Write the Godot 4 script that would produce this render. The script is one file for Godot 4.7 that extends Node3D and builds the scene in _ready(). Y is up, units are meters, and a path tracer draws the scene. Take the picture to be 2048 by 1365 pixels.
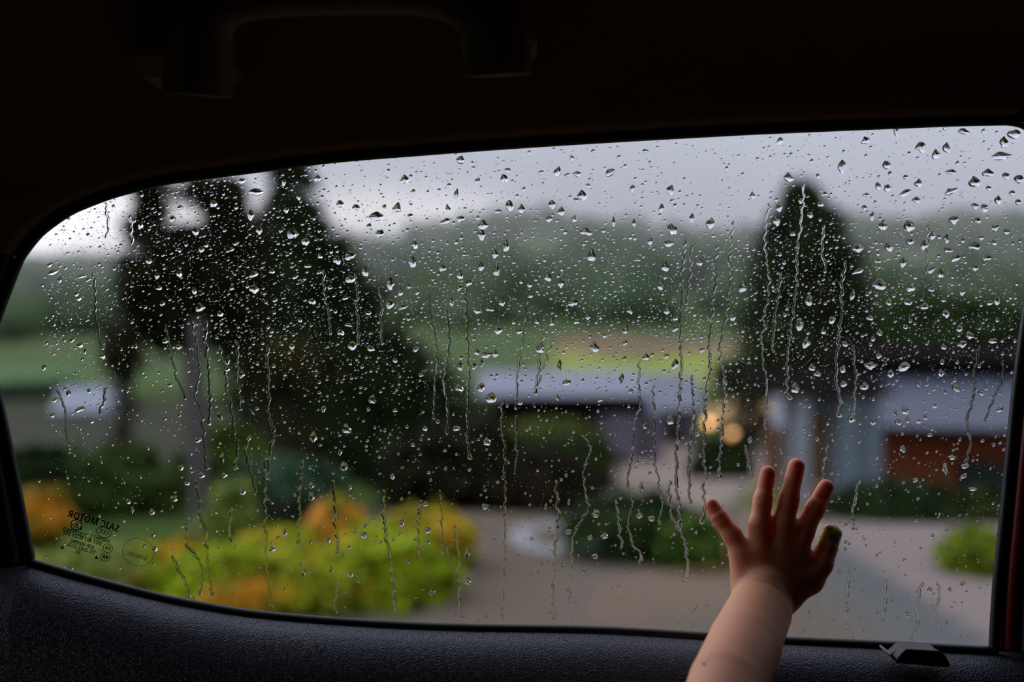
extends Node3D
# A rainy side window seen from inside a car: wet glass, a small child's arm and hand on it, a village on a hillside outside.

const F := 1990.625            # focal length in pixels of the 2048 x 1365 frame (35 mm on 36 x 24)
const CX := 1024.0
const CY := 682.5
const EYE := Vector3(0, 1.2, 0.77)
var rng := RandomNumberGenerator.new()
var noise := FastNoiseLite.new()
var used := {}
var M := {}

func _ready():
	rng.seed = 7
	noise.seed = 11
	noise.frequency = 1.0
	set_camera_and_light()
	make_materials()
	build_cabin()
	build_glass()
	build_terrain()
	build_houses()
	build_plants()
	build_hook_and_handle()
	build_person()
	build_rain()

# ---------------------------------------------------------------- camera, sky, exposure
func set_camera_and_light():
	var cam := Camera3D.new()
	cam.name = "camera"
	cam.position = EYE
	cam.near = 0.05
	cam.far = 1500.0
	cam.fov = rad_to_deg(2.0 * atan(12.0 / 35.0))
	var at := CameraAttributesPhysical.new()
	at.frustum_focal_length = 35.0
	at.frustum_focus_distance = 0.77
	at.frustum_near = 0.05
	at.frustum_far = 1500.0
	at.exposure_aperture = 2.25
	cam.attributes = at
	add_child(cam)
	cam.fov = rad_to_deg(2.0 * atan(12.0 / 35.0))
	cam.current = true
	var env := Environment.new()
	env.background_mode = Environment.BG_SKY
	var sky := Sky.new()
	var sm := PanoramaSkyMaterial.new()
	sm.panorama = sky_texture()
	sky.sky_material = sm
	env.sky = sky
	env.tonemap_mode = Environment.TONE_MAPPER_LINEAR
	env.tonemap_exposure = 1.20
	env.sdfgi_enabled = true
	env.ssao_enabled = true
	env.ssil_enabled = true
	env.volumetric_fog_enabled = true
	env.volumetric_fog_density = 0.0
	var we := WorldEnvironment.new()
	we.name = "world_environment"
	we.environment = env
	add_child(we)

func sky_texture() -> ImageTexture:
	# Overcast rain sky, brighter overhead, with a pale break in the cloud low down along one side.
	var w := 1024
	var h := 512
	var im := Image.create_empty(w, h, false, Image.FORMAT_RGBF)
	var n2 := FastNoiseLite.new()
	n2.seed = 5
	n2.frequency = 1.3
	n2.fractal_octaves = 4
	for j in h:
		var el := 90.0 - (j + 0.5) / h * 180.0
		for i in w:
			var az := (i + 0.5) / w * 360.0
			if az > 180.0:
				az -= 360.0
			var e := maxf(el, 0.0)
			var up := sin(deg_to_rad(e))
			var c := Vector3(0.305, 0.317, 0.402) * (1.0 + 3.2 * up)
			var dir := Vector3(cos(deg_to_rad(e)) * sin(deg_to_rad(az)), up * 2.2, cos(deg_to_rad(e)) * cos(deg_to_rad(az)))
			var cl := n2.get_noise_3dv(dir * 1.6)
			c *= 1.0 + 0.16 * cl
			# the pale break: from the front left round to the side, rising to the right
			var along := clampf((az + 26.0) / 30.0, -1.2, 1.0)
			var mid := 6.3 + 1.3 * along + 0.5 * n2.get_noise_2d(az * 0.05, 3.0)
			var wide := 1.55 + 0.7 * (1.0 - clampf(absf(az + 26.0) / 20.0, 0.0, 1.0))
			var a := exp(-pow((el - mid) / wide, 2.0))
			a *= smoothstep(3.0, -5.0, az) * smoothstep(-150.0, -60.0, az)
			a *= 0.97 + 0.3 * n2.get_noise_2d(az * 0.06, 9.0)
			c = c.lerp(Vector3(1.02, 0.96, 0.99), clampf(a, 0.0, 0.97))
			# paler low air elsewhere in front
			c = c.lerp(Vector3(0.385, 0.392, 0.46), 0.75 * exp(-pow((el - 5.5) / 3.2, 2.0)) * (1.0 - clampf(a * 1.5, 0.0, 1.0)))
			# sky brightened on that side, mostly out of view, to light the arm
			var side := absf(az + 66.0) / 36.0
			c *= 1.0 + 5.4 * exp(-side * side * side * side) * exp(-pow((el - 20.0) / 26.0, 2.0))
			if el < 0.0:
				c = Vector3(0.06, 0.065, 0.05)
			im.set_pixel(i, j, Color(c.x, c.y, c.z))
	return ImageTexture.create_from_image(im)

# ---------------------------------------------------------------- helpers
func numbered(called: String) -> String:
	if not used.has(called):
		used[called] = 0
		return called
	used[called] += 1
	return "%s_%03d" % [called, used[called]]

func P(px: float, py: float, z := 0.0) -> Vector3:      # the point at that z which the photograph shows at that pixel
	var d := EYE.z - z
	return Vector3((px - CX) / F * d, EYE.y - (py - CY) / F * d, z)

func W(px: float, py: float, d: float) -> Vector3:      # the same, at a distance
	return P(px, py, EYE.z - d)

func thing(called: String, label: String, category: String, at := Vector3.ZERO, group := "") -> Node3D:
	var o := Node3D.new()
	o.name = numbered(called)
	o.position = at
	add_child(o)
	return tag(o, label, category, group)

func tag(o: Node3D, label := "", category := "", group := "", kind := "") -> Node3D:
	if label: o.set_meta("label", label)
	if category: o.set_meta("category", category)
	if group: o.set_meta("group", group)
	if kind: o.set_meta("kind", kind)
	return o

func obj(called: String, mesh: Mesh, mat: Material, parent: Node3D = null) -> MeshInstance3D:
	var o := MeshInstance3D.new()
	o.mesh = mesh
	o.material_override = mat
	if parent:
		o.name = called
		parent.add_child(o, true)
	else:
		o.name = numbered(called)
		add_child(o)
	return o

func scatter(called: String, mesh: Mesh, mat: Material, places: Array, colors: Array, parent: Node3D) -> MultiMeshInstance3D:
	var mm := MultiMesh.new()
	mm.transform_format = MultiMesh.TRANSFORM_3D
	mm.use_colors = colors.size() > 0
	mm.mesh = mesh
	mm.instance_count = places.size()
	for i in places.size():
		mm.set_instance_transform(i, places[i])
		if colors.size() > 0:
			mm.set_instance_color(i, colors[i])
	var o := MultiMeshInstance3D.new()
	o.multimesh = mm
	o.material_override = mat
	if parent:
		o.name = called
		parent.add_child(o, true)
	else:
		o.name = numbered(called)
		add_child(o)
	o.set_meta("kind", "stuff")
	return o

class Shape:
	var v := PackedVector3Array()
	var n := PackedVector3Array()
	var c := PackedColorArray()
	var t := PackedVector2Array()
	var idx := PackedInt32Array()
	func add(p: Vector3, nn := Vector3.ZERO, uv := Vector2.ZERO, col := Color.WHITE) -> int:
		v.append(p)
		n.append(nn)
		t.append(uv)
		c.append(col)
		return v.size() - 1
	func tri(a: int, b: int, d: int, out: Vector3):      # wound so that its front looks along out
		if (v[d] - v[a]).cross(v[b] - v[a]).dot(out) < 0.0:
			idx.append_array(PackedInt32Array([a, d, b]))
		else:
			idx.append_array(PackedInt32Array([a, b, d]))
	func quad(a: int, b: int, d: int, e: int, out: Vector3):
		tri(a, b, d, out)
		tri(a, d, e, out)
	func smooth():                                        # normals from the faces
		for i in n.size():
			n[i] = Vector3.ZERO
		for k in range(0, idx.size(), 3):
			var f := (v[idx[k + 2]] - v[idx[k]]).cross(v[idx[k + 1]] - v[idx[k]])
			n[idx[k]] += f
			n[idx[k + 1]] += f
			n[idx[k + 2]] += f
		for i in n.size():
			n[i] = n[i].normalized() if n[i].length() > 0.0 else Vector3.UP
	func flat(p: Array, out: Vector3, col := Color.WHITE):   # a flat convex face with corners of its own
		var first := v.size()
		var u := Vector3(out.y, out.z, out.x).cross(out).normalized()
		var w := out.cross(u).normalized()
		for q in p:
			add(q, out.normalized(), Vector2(q.dot(u), q.dot(w)), col)
		for k in range(1, p.size() - 1):
			tri(first, first + k, first + k + 1, out)
	func box(lo: Vector3, hi: Vector3, bevel := 0.0, tr := Transform3D(), col := Color.WHITE):
		var b := minf(bevel, 0.45 * minf(hi.x - lo.x, minf(hi.y - lo.y, hi.z - lo.z)))
		var m := (lo + hi) / 2.0
		var s := (hi - lo) / 2.0
		for ax in 3:
			var u := (ax + 1) % 3
			var w := (ax + 2) % 3
			for sg in [-1.0, 1.0]:
				var q := []
				for k in [[-1, -1], [1, -1], [1, 1], [-1, 1]]:
					var p := m
					p[ax] += sg * s[ax]
					p[u] += k[0] * (s[u] - b)
					p[w] += k[1] * (s[w] - b)
					q.append(tr * p)
				var o := Vector3.ZERO
				o[ax] = sg
				flat(q, tr.basis * o, col)
				if b > 0.0:
					for sh in [-1.0, 1.0]:      # the bevel between the faces across ax and u
						q = []
						for k in [[0, -1], [0, 1], [1, 1], [1, -1]]:
							var p := m
							p[ax] += sg * (s[ax] - (b if k[0] == 1 else 0.0))
							p[u] += sh * (s[u] - (b if k[0] == 0 else 0.0))
							p[w] += k[1] * (s[w] - b)
							q.append(tr * p)
						o = Vector3.ZERO
						o[ax] = sg
						o[u] = sh
						flat(q, tr.basis * o, col)
		if b > 0.0:
			for sx in [-1.0, 1.0]:
				for sy in [-1.0, 1.0]:
					for sz in [-1.0, 1.0]:
						var g := Vector3(sx, sy, sz)
						var q := []
						for ax in 3:
							var p := m + g * (s - Vector3(b, b, b))
							p[ax] = m[ax] + g[ax] * s[ax]
							q.append(tr * p)
						flat(q, tr.basis * g, col)
	func tube(pts: Array, radii: Array, sides := 10, closed := false, cap := true):
		var first := v.size()
		var k := pts.size()
		var u := Vector3.ZERO
		for i in k:
			var a: Vector3 = pts[(i - 1 + k) % k] if closed or i > 0 else pts[0]
			var b: Vector3 = pts[(i + 1) % k] if closed or i < k - 1 else pts[k - 1]
			var d := (b - a).normalized()
			if u == Vector3.ZERO:
				u = d.cross(Vector3.UP if absf(d.y) < 0.9 else Vector3.RIGHT).normalized()
			u = (u - d * u.dot(d)).normalized()
			var w := d.cross(u)
			for j in sides:
				var th := TAU * j / sides
				var o := u * cos(th) + w * sin(th)
				add(pts[i] + o * radii[i], o)
		for i in (k if closed else k - 1):
			for j in sides:
				var a0 := first + i * sides + j
				var a1 := first + i * sides + (j + 1) % sides
				var b0 := first + ((i + 1) % k) * sides + j
				var b1 := first + ((i + 1) % k) * sides + (j + 1) % sides
				quad(a0, a1, b1, b0, n[a0] + n[a1])
		if cap and not closed:
			for e in [0, k - 1]:
				var d: Vector3 = (pts[0] - pts[1] if e == 0 else pts[k - 1] - pts[k - 2]).normalized()
				var mid := add(pts[e], d)
				for j in sides:
					tri(mid, first + e * sides + j, first + e * sides + (j + 1) % sides, d)
	func mesh() -> ArrayMesh:
		var a := []
		a.resize(Mesh.ARRAY_MAX)
		a[Mesh.ARRAY_VERTEX] = v
		a[Mesh.ARRAY_NORMAL] = n
		a[Mesh.ARRAY_TEX_UV] = t
		a[Mesh.ARRAY_COLOR] = c
		a[Mesh.ARRAY_INDEX] = idx
		var m := ArrayMesh.new()
		m.add_surface_from_arrays(Mesh.PRIMITIVE_TRIANGLES, a)
		return m

func resample(pts: Array, step: float) -> Array:         # a smooth curve through 2D points, cut into even steps
	var out := []
	var k := pts.size()
	for i in k - 1:
		var p0: Vector2 = pts[maxi(i - 1, 0)]
		var p1: Vector2 = pts[i]
		var p2: Vector2 = pts[i + 1]
		var p3: Vector2 = pts[mini(i + 2, k - 1)]
		var n := maxi(1, int(round(p1.distance_to(p2) / step)))
		for j in n:
			out.append(p1.cubic_interpolate(p2, p0, p3, float(j) / n))
	out.append(pts[k - 1])
	return out

func lin(r: float, g: float, b: float) -> Color:          # a linear colour as the sRGB that albedo_color wants
	return Color(r, g, b).linear_to_srgb()

func mat(called: String, color: Color, rough := 0.8, spec := 0.5) -> StandardMaterial3D:
	var m := StandardMaterial3D.new()
	m.resource_name = called
	m.albedo_color = color
	m.roughness = rough
	m.metallic_specular = spec
	M[called] = m
	return m

func grain(kind: int, freq: float, invert := false, size := 512) -> NoiseTexture2D:
	var f := FastNoiseLite.new()
	f.seed = 3
	f.noise_type = kind
	f.frequency = freq
	f.fractal_octaves = 3
	if kind == FastNoiseLite.TYPE_CELLULAR:
		f.cellular_return_type = FastNoiseLite.RETURN_DISTANCE2_SUB
		f.fractal_type = FastNoiseLite.FRACTAL_NONE
		f.cellular_jitter = 1.0
	var t := NoiseTexture2D.new()
	t.noise = f
	t.width = size
	t.height = size
	t.seamless = true
	t.invert = invert
	return t

func make_materials():
	var m: StandardMaterial3D
	m = mat("vinyl", lin(0.033, 0.038, 0.050), 0.50, 0.5)
	m.heightmap_enabled = true
	m.heightmap_scale = 0.10
	m.heightmap_texture = grain(FastNoiseLite.TYPE_CELLULAR, 0.045)
	m.uv1_triplanar = true
	m.uv1_world_triplanar = true
	m.uv1_scale = Vector3(26, 26, 26)
	m = mat("headliner", lin(0.24, 0.165, 0.095), 0.95, 0.2)
	m.heightmap_enabled = true
	m.heightmap_scale = 0.03
	m.heightmap_texture = grain(FastNoiseLite.TYPE_SIMPLEX, 0.08)
	m.uv1_triplanar = true
	m.uv1_world_triplanar = true
	m.uv1_scale = Vector3(18, 18, 18)
	mat("rubber", lin(0.012, 0.012, 0.013), 0.45, 0.4)
	mat("black_plastic", lin(0.02, 0.019, 0.017), 0.5, 0.4)
	mat("red_paint", lin(0.22, 0.008, 0.008), 0.35, 0.5)
	mat("handle_plastic", lin(0.17, 0.12, 0.075), 0.6, 0.3)
	m = mat("pane", Color(0.25, 0.3, 0.28, 0.012), 0.0, 0.5)
	m.transparency = BaseMaterial3D.TRANSPARENCY_ALPHA
	m = mat("water", Color(1, 1, 1, 0), 0.0, 0.5)
	m.refraction_enabled = true
	m.refraction_scale = 0.033
	m.transparency = BaseMaterial3D.TRANSPARENCY_ALPHA
	mat("print", lin(0.004, 0.004, 0.004), 0.8, 0.1)
	mat("etched", lin(0.16, 0.17, 0.15), 0.8, 0.1)
	m = mat("skin", Color.WHITE, 0.55, 0.4)
	m.vertex_color_use_as_albedo = true
	m.subsurf_scatter_enabled = true
	m.subsurf_scatter_strength = 0.28
	var pale := lin(0.60, 0.22, 0.16)
	pale.a = 0.30
	m = mat("nail", pale, 0.3, 0.5)
	m.transparency = BaseMaterial3D.TRANSPARENCY_ALPHA
	mat("scab", lin(0.16, 0.02, 0.015), 0.6)
	mat("sleeve", lin(0.10, 0.12, 0.16), 0.95)
	for g in [["ground", 0.85], ["hill", 1.0]]:
		m = mat(g[0], lin(0.80, 0.80, 0.80), g[1], 0.06)
		m.vertex_color_use_as_albedo = true
	m = mat("leaf", lin(0.62, 0.62, 0.62), 0.6, 0.14)
	m.vertex_color_use_as_albedo = true
	m.backlight_enabled = true
	m.backlight = Color(0.5, 0.5, 0.5)
	mat("bark", lin(0.085, 0.072, 0.062), 0.95, 0.2)
	mat("grey_post", lin(0.085, 0.078, 0.076), 0.9, 0.2)
	mat("metal_roof", lin(0.048, 0.057, 0.074), 0.45, 0.3)
	mat("shed_roof", lin(0.135, 0.150, 0.175), 0.4, 0.35)
	mat("pale_roof", lin(0.18, 0.205, 0.23), 0.45, 0.5)
	mat("wood_and_shade", lin(0.009, 0.007, 0.006), 0.95, 0.03)  # dark timber, and the painted eave shade of the long shed
	mat("brick_wall", lin(0.16, 0.042, 0.018), 0.95, 0.2)
	mat("mauve_wall", lin(0.16, 0.145, 0.17), 0.9, 0.2)
	mat("white_wall", lin(0.26, 0.275, 0.30), 0.9, 0.2)
	mat("teal_wall", lin(0.15, 0.20, 0.215), 0.9, 0.2)
	mat("brown_door", lin(0.20, 0.11, 0.05), 0.8, 0.3)
	mat("window_glass", lin(0.02, 0.025, 0.03), 0.1, 0.5)
	mat("tan_earth", lin(0.38, 0.25, 0.10), 1.0, 0.2)
	m = mat("lamp_glass", lin(0.8, 0.5, 0.25), 0.4, 0.4)
	m.emission_enabled = true
	m.emission = Color(1.0, 0.74, 0.46)
	m.emission_energy_multiplier = 2.6
	mat("petal", lin(0.75, 0.75, 0.75), 0.6, 0.2).vertex_color_use_as_albedo = true

# ---------------------------------------------------------------- the cabin round the window
func side_bottom() -> Array:
	return resample([Vector2(72, 1121), Vector2(171, 1149), Vector2(290, 1179), Vector2(376, 1198), Vector2(513, 1220), Vector2(700, 1236), Vector2(900, 1246), Vector2(1197, 1252), Vector2(1422, 1265), Vector2(1565, 1273), Vector2(1750, 1282), Vector2(1979, 1295)], 14.0)

func side_right() -> Array:
	return resample([Vector2(1979, 1295), Vector2(1985, 1165), Vector2(1994, 1067), Vector2(2015, 846), Vector2(2027, 737), Vector2(2046, 600), Vector2(2062, 470), Vector2(2074, 380), Vector2(2075, 310), Vector2(2060, 272), Vector2(2035, 254), Vector2(2005, 249)], 14.0)

func side_top() -> Array:
	return resample([Vector2(2005, 249), Vector2(1900, 252), Vector2(1792, 257), Vector2(1536, 269), Vector2(1442, 274), Vector2(1200, 288), Vector2(1000, 301), Vector2(842, 313), Vector2(671, 327), Vector2(512, 347), Vector2(400, 361), Vector2(335, 370), Vector2(282, 382), Vector2(230, 396), Vector2(180, 414), Vector2(145, 430), Vector2(100, 461), Vector2(75, 486), Vector2(52, 517)], 14.0)

func side_left() -> Array:
	return resample([Vector2(52, 517), Vector2(40, 545), Vector2(0, 652), Vector2(-13, 710), Vector2(0, 766), Vector2(34, 924), Vector2(72, 1121)], 14.0)

func outline() -> Array:
	var o := []
	for s in [side_bottom(), side_right(), side_top(), side_left()]:
		o.append_array(s.slice(0, s.size() - 1))
	return o

func outward(p: Vector2) -> Vector3:
	var d := Vector2((p.x - 1000.0) / 1040.0, (p.y - 760.0) / 520.0)
	var e := Vector2(d.x * absf(d.x), -d.y * absf(d.y)).normalized()
	return Vector3(e.x, e.y, 0.0)

func strip(pts: Array, profile: Array, fixed := Vector3.ZERO) -> ArrayMesh:      # profile: (outwards, towards the cabin) in metres
	var s := Shape.new()
	var k := profile.size()
	for p in pts:
		var base := P(p.x, p.y)
		var dir := fixed if fixed != Vector3.ZERO else outward(p)
		for q in profile:
			s.add(base + dir * q.x + Vector3(0, 0, q.y), Vector3.ZERO, Vector2(base.x, q.x))
	for i in pts.size() - 1:
		for j in k - 1:
			var dir := fixed if fixed != Vector3.ZERO else outward(pts[i])
			var out: Vector3 = Vector3(0, 0, 1) * (profile[j + 1].x - profile[j].x + 1e-5) - dir * (profile[j + 1].y - profile[j].y)
			s.quad(i * k + j, i * k + j + 1, (i + 1) * k + j + 1, (i + 1) * k + j, out)
	s.smooth()
	return s.mesh()

func arc(a: Vector2, size: Vector2, n: int, from := 0.0, to := 90.0) -> Array:
	var o := []
	for i in n + 1:
		var th := deg_to_rad(lerpf(from, to, float(i) / n))
		o.append(a + Vector2(-cos(th), sin(th)) * size)
	return o

func slab(called: String, lo: Vector3, hi: Vector3, m: Material, label: String, category: String) -> MeshInstance3D:
	var s := Shape.new()
	s.box(lo, hi, 0.006)
	var o := obj(called, s.mesh(), m)
	tag(o, label, category, "", "structure")
	return o

func build_cabin():
	# the door trim under the window: a rolled shoulder that falls away to a flat panel
	var low := [Vector2(-700, 1160), Vector2(-200, 1145), Vector2(20, 1127)]
	low.append_array(side_bottom())
	low.append_array([Vector2(2060, 1299), Vector2(2200, 1305), Vector2(2700, 1310)])
	var prof := [Vector2(0.004, -0.004), Vector2(0.0045, 0.003)]
	prof.append_array(arc(Vector2(0.062, 0.003), Vector2(0.0575, 0.042), 12))
	prof.append_array([Vector2(0.10, 0.047), Vector2(0.2, 0.05), Vector2(0.6, 0.05)])
	tag(obj("trim_1", strip(resample(low, 12.0), prof, Vector3.DOWN), M.vinyl), "dark grained vinyl door trim with a rounded shoulder under the window", "door trim", "", "structure")
	# left pillar
	var lft := side_left()
	prof = [Vector2(0.006, -0.004), Vector2(0.0075, 0.002), Vector2(0.009, 0.008), Vector2(0.012, 0.012), Vector2(0.02, 0.013), Vector2(0.024, 0.018), Vector2(0.04, 0.026), Vector2(0.09, 0.036), Vector2(0.28, 0.05)]
	tag(obj("trim_2", strip(lft, prof, Vector3(-1, 0, 0)), M.black_plastic), "black plastic pillar cover at the narrow end of the window", "pillar", "", "structure")
	# right pillar: rubber, a strip of the car's red paint, black cover
	var rgt := side_right()
	tag(obj("trim_3", strip(rgt, [Vector2(0.0075, -0.002), Vector2(0.0088, 0.0070), Vector2(0.0125, 0.0095), Vector2(0.0170, 0.0088), Vector2(0.0195, 0.002)], Vector3(1, 0, 0)), M.red_paint), "narrow strip of dark red body paint beside the window", "pillar", "", "structure")
	tag(obj("trim_4", strip(rgt, [Vector2(0.0180, -0.004), Vector2(0.0190, 0.012), Vector2(0.024, 0.022), Vector2(0.05, 0.03), Vector2(0.5, 0.05)], Vector3(1, 0, 0)), M.black_plastic), "black pillar cover outside the red painted strip", "pillar", "", "structure")
	# headliner over the window, curving up into the roof
	prof = [Vector2(0.006, -0.004), Vector2(0.0075, 0.004), Vector2(0.010, 0.010), Vector2(0.014, 0.013), Vector2(0.022, 0.016), Vector2(0.05, 0.024), Vector2(0.09, 0.04), Vector2(0.14, 0.075), Vector2(0.19, 0.13), Vector2(0.235, 0.22), Vector2(0.26, 0.34), Vector2(0.3, 0.6)]
	tag(obj("ceiling", strip(side_top(), prof), M.headliner), "dark brown-black fabric headliner above the window", "headliner", "", "structure")
	# the shell
	var s := Shape.new()
	var ol := outline()
	var k := ol.size()
	for z in [-0.006, -0.04]:
		for p in ol:
			var base := P(p.x, p.y) + outward(p) * (0.008 if z > -0.01 else 0.045)
			s.add(Vector3(base.x, base.y, z))
			var far := Vector2(p.x - 1000.0, p.y - 760.0)
			var t := minf(4200.0 / maxf(absf(far.x), 1.0), (1900.0 if far.y < 0.0 else 2300.0) / maxf(absf(far.y), 1.0))
			var q := P(1000.0 + far.x * t, 760.0 + far.y * t)
			s.add(Vector3(q.x, q.y, z))
	for i in k:
		var j := (i + 1) % k
		s.quad(2 * i, 2 * i + 1, 2 * j + 1, 2 * j, Vector3(0, 0, 1))
		s.quad(2 * k + 2 * i, 2 * k + 2 * i + 1, 2 * k + 2 * j + 1, 2 * k + 2 * j, Vector3(0, 0, -1))
		s.quad(2 * i, 2 * j, 2 * k + 2 * j, 2 * k + 2 * i, -outward(ol[i]))
	s.smooth()
	tag(obj("wall_side", s.mesh(), M.rubber), "black inner body of the car round the window opening", "car body", "", "structure")
	slab("wall_door", Vector3(-1.7, 0.12, -0.075), Vector3(1.5, 0.94, -0.041), M.red_paint, "dark red outer skin of the car door below the window", "car body")
	slab("wall_far", Vector3(-1.7, 0.3, 1.70), Vector3(1.5, 1.72, 1.76), M.headliner, "dark far side of the cabin behind the viewer", "cabin wall")
	slab("wall_rear", Vector3(1.40, 0.3, -0.04), Vector3(1.48, 1.72, 1.76), M.headliner, "dark rear wall of the cabin out of view", "cabin wall")
	slab("floor", Vector3(-1.7, 0.28, -0.04), Vector3(1.5, 0.34, 1.76), M.headliner, "dark carpeted car floor out of view", "floor")
	slab("roof_slab", Vector3(-1.7, 1.66, -0.04), Vector3(1.5, 1.72, 1.76), M.headliner, "car roof over the headliner", "roof")
	# unseen cabin front, its added opening sized to light arm and not trim
	slab("wall_front", Vector3(-0.91, 0.3, -0.04), Vector3(-0.85, 0.62, 1.76), M.headliner, "dark lower panel below the front opening, out of view", "cabin wall")
	slab("wall_front", Vector3(-0.91, 0.61, 0.27), Vector3(-0.85, 1.70, 1.76), M.headliner, "added dark panel narrowing the front opening, out of view", "cabin wall")  # unseen panel added to keep side light off the trim

func build_glass():
	var win := Node3D.new()
	win.name = "window_1"
	add_child(win)
	tag(win, "rain covered side window of the car seen from inside", "window", "", "structure")
	var poly := PackedVector2Array()
	for p in outline():
		var q := P(p.x, p.y) + outward(p) * 0.007
		poly.append(Vector2(q.x, q.y))
	var s := Shape.new()
	var ids := Geometry2D.triangulate_polygon(poly)
	for z in [0.0, -0.004]:
		var first := s.v.size()
		var out := Vector3(0, 0, 1 if z == 0.0 else -1)
		for q in poly:
			s.add(Vector3(q.x, q.y, z), out)
		for i in range(0, ids.size(), 3):
			s.tri(first + ids[i], first + ids[i + 1], first + ids[i + 2], out)
	obj("glass_pane", s.mesh(), M.pane, win)
	var pts := []
	var rad := []
	for p in outline():
		pts.append(P(p.x, p.y) + outward(p) * 0.0042 + Vector3(0, 0, 0.0015))
		rad.append(0.0042)
	s = Shape.new()
	s.tube(pts, rad, 10, true)
	tag(obj("rubber_seal", s.mesh(), M.rubber, win), "black rubber seal round the glass")
	safety_marking(win)

func lettering(text: String, cx: float, cy: float, length: float, m: Material, parent: Node3D, bold := false):
	# printed on the glass to be read from outside, so it is seen from its back
	var f := SystemFont.new()
	f.font_names = PackedStringArray(["Droid Sans"])
	f.font_weight = 700 if bold else 400
	var t := TextMesh.new()
	t.font = f
	t.text = text
	t.font_size = 32
	t.pixel_size = 0.001
	t.depth = 0.001
	t.curve_step = 2.0
	var w := t.get_aabb().size.x
	var o := obj("lettering", t, m, parent)
	var k := length / F * EYE.z / maxf(w, 0.001)
	o.transform = Transform3D(Basis(Vector3(0, 0, 1), deg_to_rad(-17.0)) * Basis(Vector3.UP, PI) * Basis.from_scale(Vector3(k, k * 1.12, 0.1)), P(cx, cy, 0.0004))

func ring(cx: float, cy: float, rx: float, ry: float, w: float, m: Material, parent: Node3D):
	var pts := []
	var rad := []
	for i in 32:
		var th := TAU * i / 32
		var p := Vector2(cos(th) * rx, sin(th) * ry).rotated(deg_to_rad(17.0))
		pts.append(P(cx + p.x, cy + p.y, 0.0))
		rad.append(w / F * EYE.z / 2.0)
	var s := Shape.new()
	s.tube(pts, rad, 6, true)
	var o := obj("ring", s.mesh(), m, parent)
	o.scale = Vector3(1, 1, 0.2)
	o.position.z = 0.0004

func patch(called: String, corners: Array, m: Material, parent: Node3D):
	var s := Shape.new()
	for z in [0.0003, 0.0005]:
		var q := []
		for c in corners:
			q.append(P(c.x, c.y, z))
		s.flat(q, Vector3(0, 0, 1 if z > 0.0004 else -1))
	obj(called, s.mesh(), m, parent)

func safety_marking(win: Node3D):
	var g := Node3D.new()
	g.name = "safety_marking"
	win.add_child(g, true)
	tag(g, "small black mirror-reversed maker's marking printed on the glass")
	lettering("SAIC MOTOR", 187, 1043, 106, M.print, g, true)
	lettering("TEMPERED", 150, 1065, 50, M.print, g, true)
	lettering("|", 182, 1075, 1.4, M.print, g, true)
	lettering("E003863", 203, 1079, 33, M.print, g, true)
	lettering("DOT 461 M225 A02", 165, 1077, 80, M.print, g, true)
	lettering("43R-000090", 165, 1089, 50, M.print, g, true)
	lettering("TIS.2602-2556", 163, 1098, 58, M.print, g, true)
	lettering("20", 157, 1105, 10, M.print, g, true)
	ring(153, 1050, 10.5, 10.5, 2.2, M.print, g)
	ring(153, 1050, 6.0, 6.0, 1.5, M.print, g)
	lettering("e", 153, 1050, 5, M.print, g, true)
	patch("corner_mark", [Vector2(158, 1059), Vector2(164, 1052), Vector2(163, 1062)], M.print, g)
	ring(208, 1065, 15.0, 10.5, 1.6, M.print, g)
	lettering("CCC", 208, 1065, 20, M.print, g, true)
	ring(216, 1097, 9.5, 8.5, 1.4, M.print, g)
	lettering("E4", 216, 1097, 10, M.print, g, true)
	ring(211, 1115, 9.0, 8.0, 1.4, M.print, g)
	patch("diamond_mark", [Vector2(205, 1114), Vector2(210, 1109), Vector2(210, 1120)], M.print, g)
	patch("diamond_mark", [Vector2(212, 1110), Vector2(217, 1116), Vector2(212, 1121)], M.print, g)
	patch("triangle_mark", [Vector2(120, 1097), Vector2(126, 1092), Vector2(128, 1099)], M.print, g)
	patch("triangle_mark", [Vector2(188, 1117), Vector2(194, 1112), Vector2(196, 1119)], M.print, g)
	var h := Node3D.new()
	h.name = "round_sticker"
	win.add_child(h, true)
	tag(h, "faint outline of a round sticker with reversed letters on the glass")
	ring(277, 1105, 32, 27, 0.9, M.etched, h)
	lettering("ILLINOOI.", 275, 1113, 40, M.print, h)

# ---------------------------------------------------------------- land outside
func lie(x: float, d: float) -> float:
	var a := x / maxf(d, 1.0)
	var y := 0.0
	if d > 5.5:
		y = -2.6 * clampf((d - 5.5) / 24.5, 0.0, 1.0) - 0.6 * smoothstep(30.0, 60.0, d)
	y -= 1.5 * smoothstep(6.8, 15.0, d) * smoothstep(0.27, 0.36, a) * (1.0 - smoothstep(40.0, 70.0, d))
	var px := a * F + CX
	var crest := 40.0
	var kn := [[-900.0, 38.0], [0.0, 33.0], [150.0, 35.5], [700.0, 42.0], [880.0, 46.0], [1050.0, 51.5], [1200.0, 48.0], [1400.0, 44.0], [1550.0, 45.5], [1800.0, 52.0], [2048.0, 53.0], [3000.0, 48.0]]
	for i in kn.size() - 1:
		if px >= kn[i][0] and px < kn[i + 1][0]:
			crest = lerpf(kn[i][1], kn[i + 1][1], smoothstep(kn[i][0], kn[i + 1][0], px))
	crest += -5.0 - 2.5 * smoothstep(1500.0, 1900.0, px) + 1.3 * noise.get_noise_2d(px * 0.006, 4.0)
	y += crest * smoothstep(72.0, 385.0, d)
	if d > 12.0:
		y += noise.get_noise_2d(x * 0.12, d * 0.12) * minf(0.25, (d - 12.0) * 0.01)
	if d > 110.0:
		y += noise.get_noise_2d(x * 0.03, d * 0.03) * 2.5 * smoothstep(110.0, 220.0, d)
	return y

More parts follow.
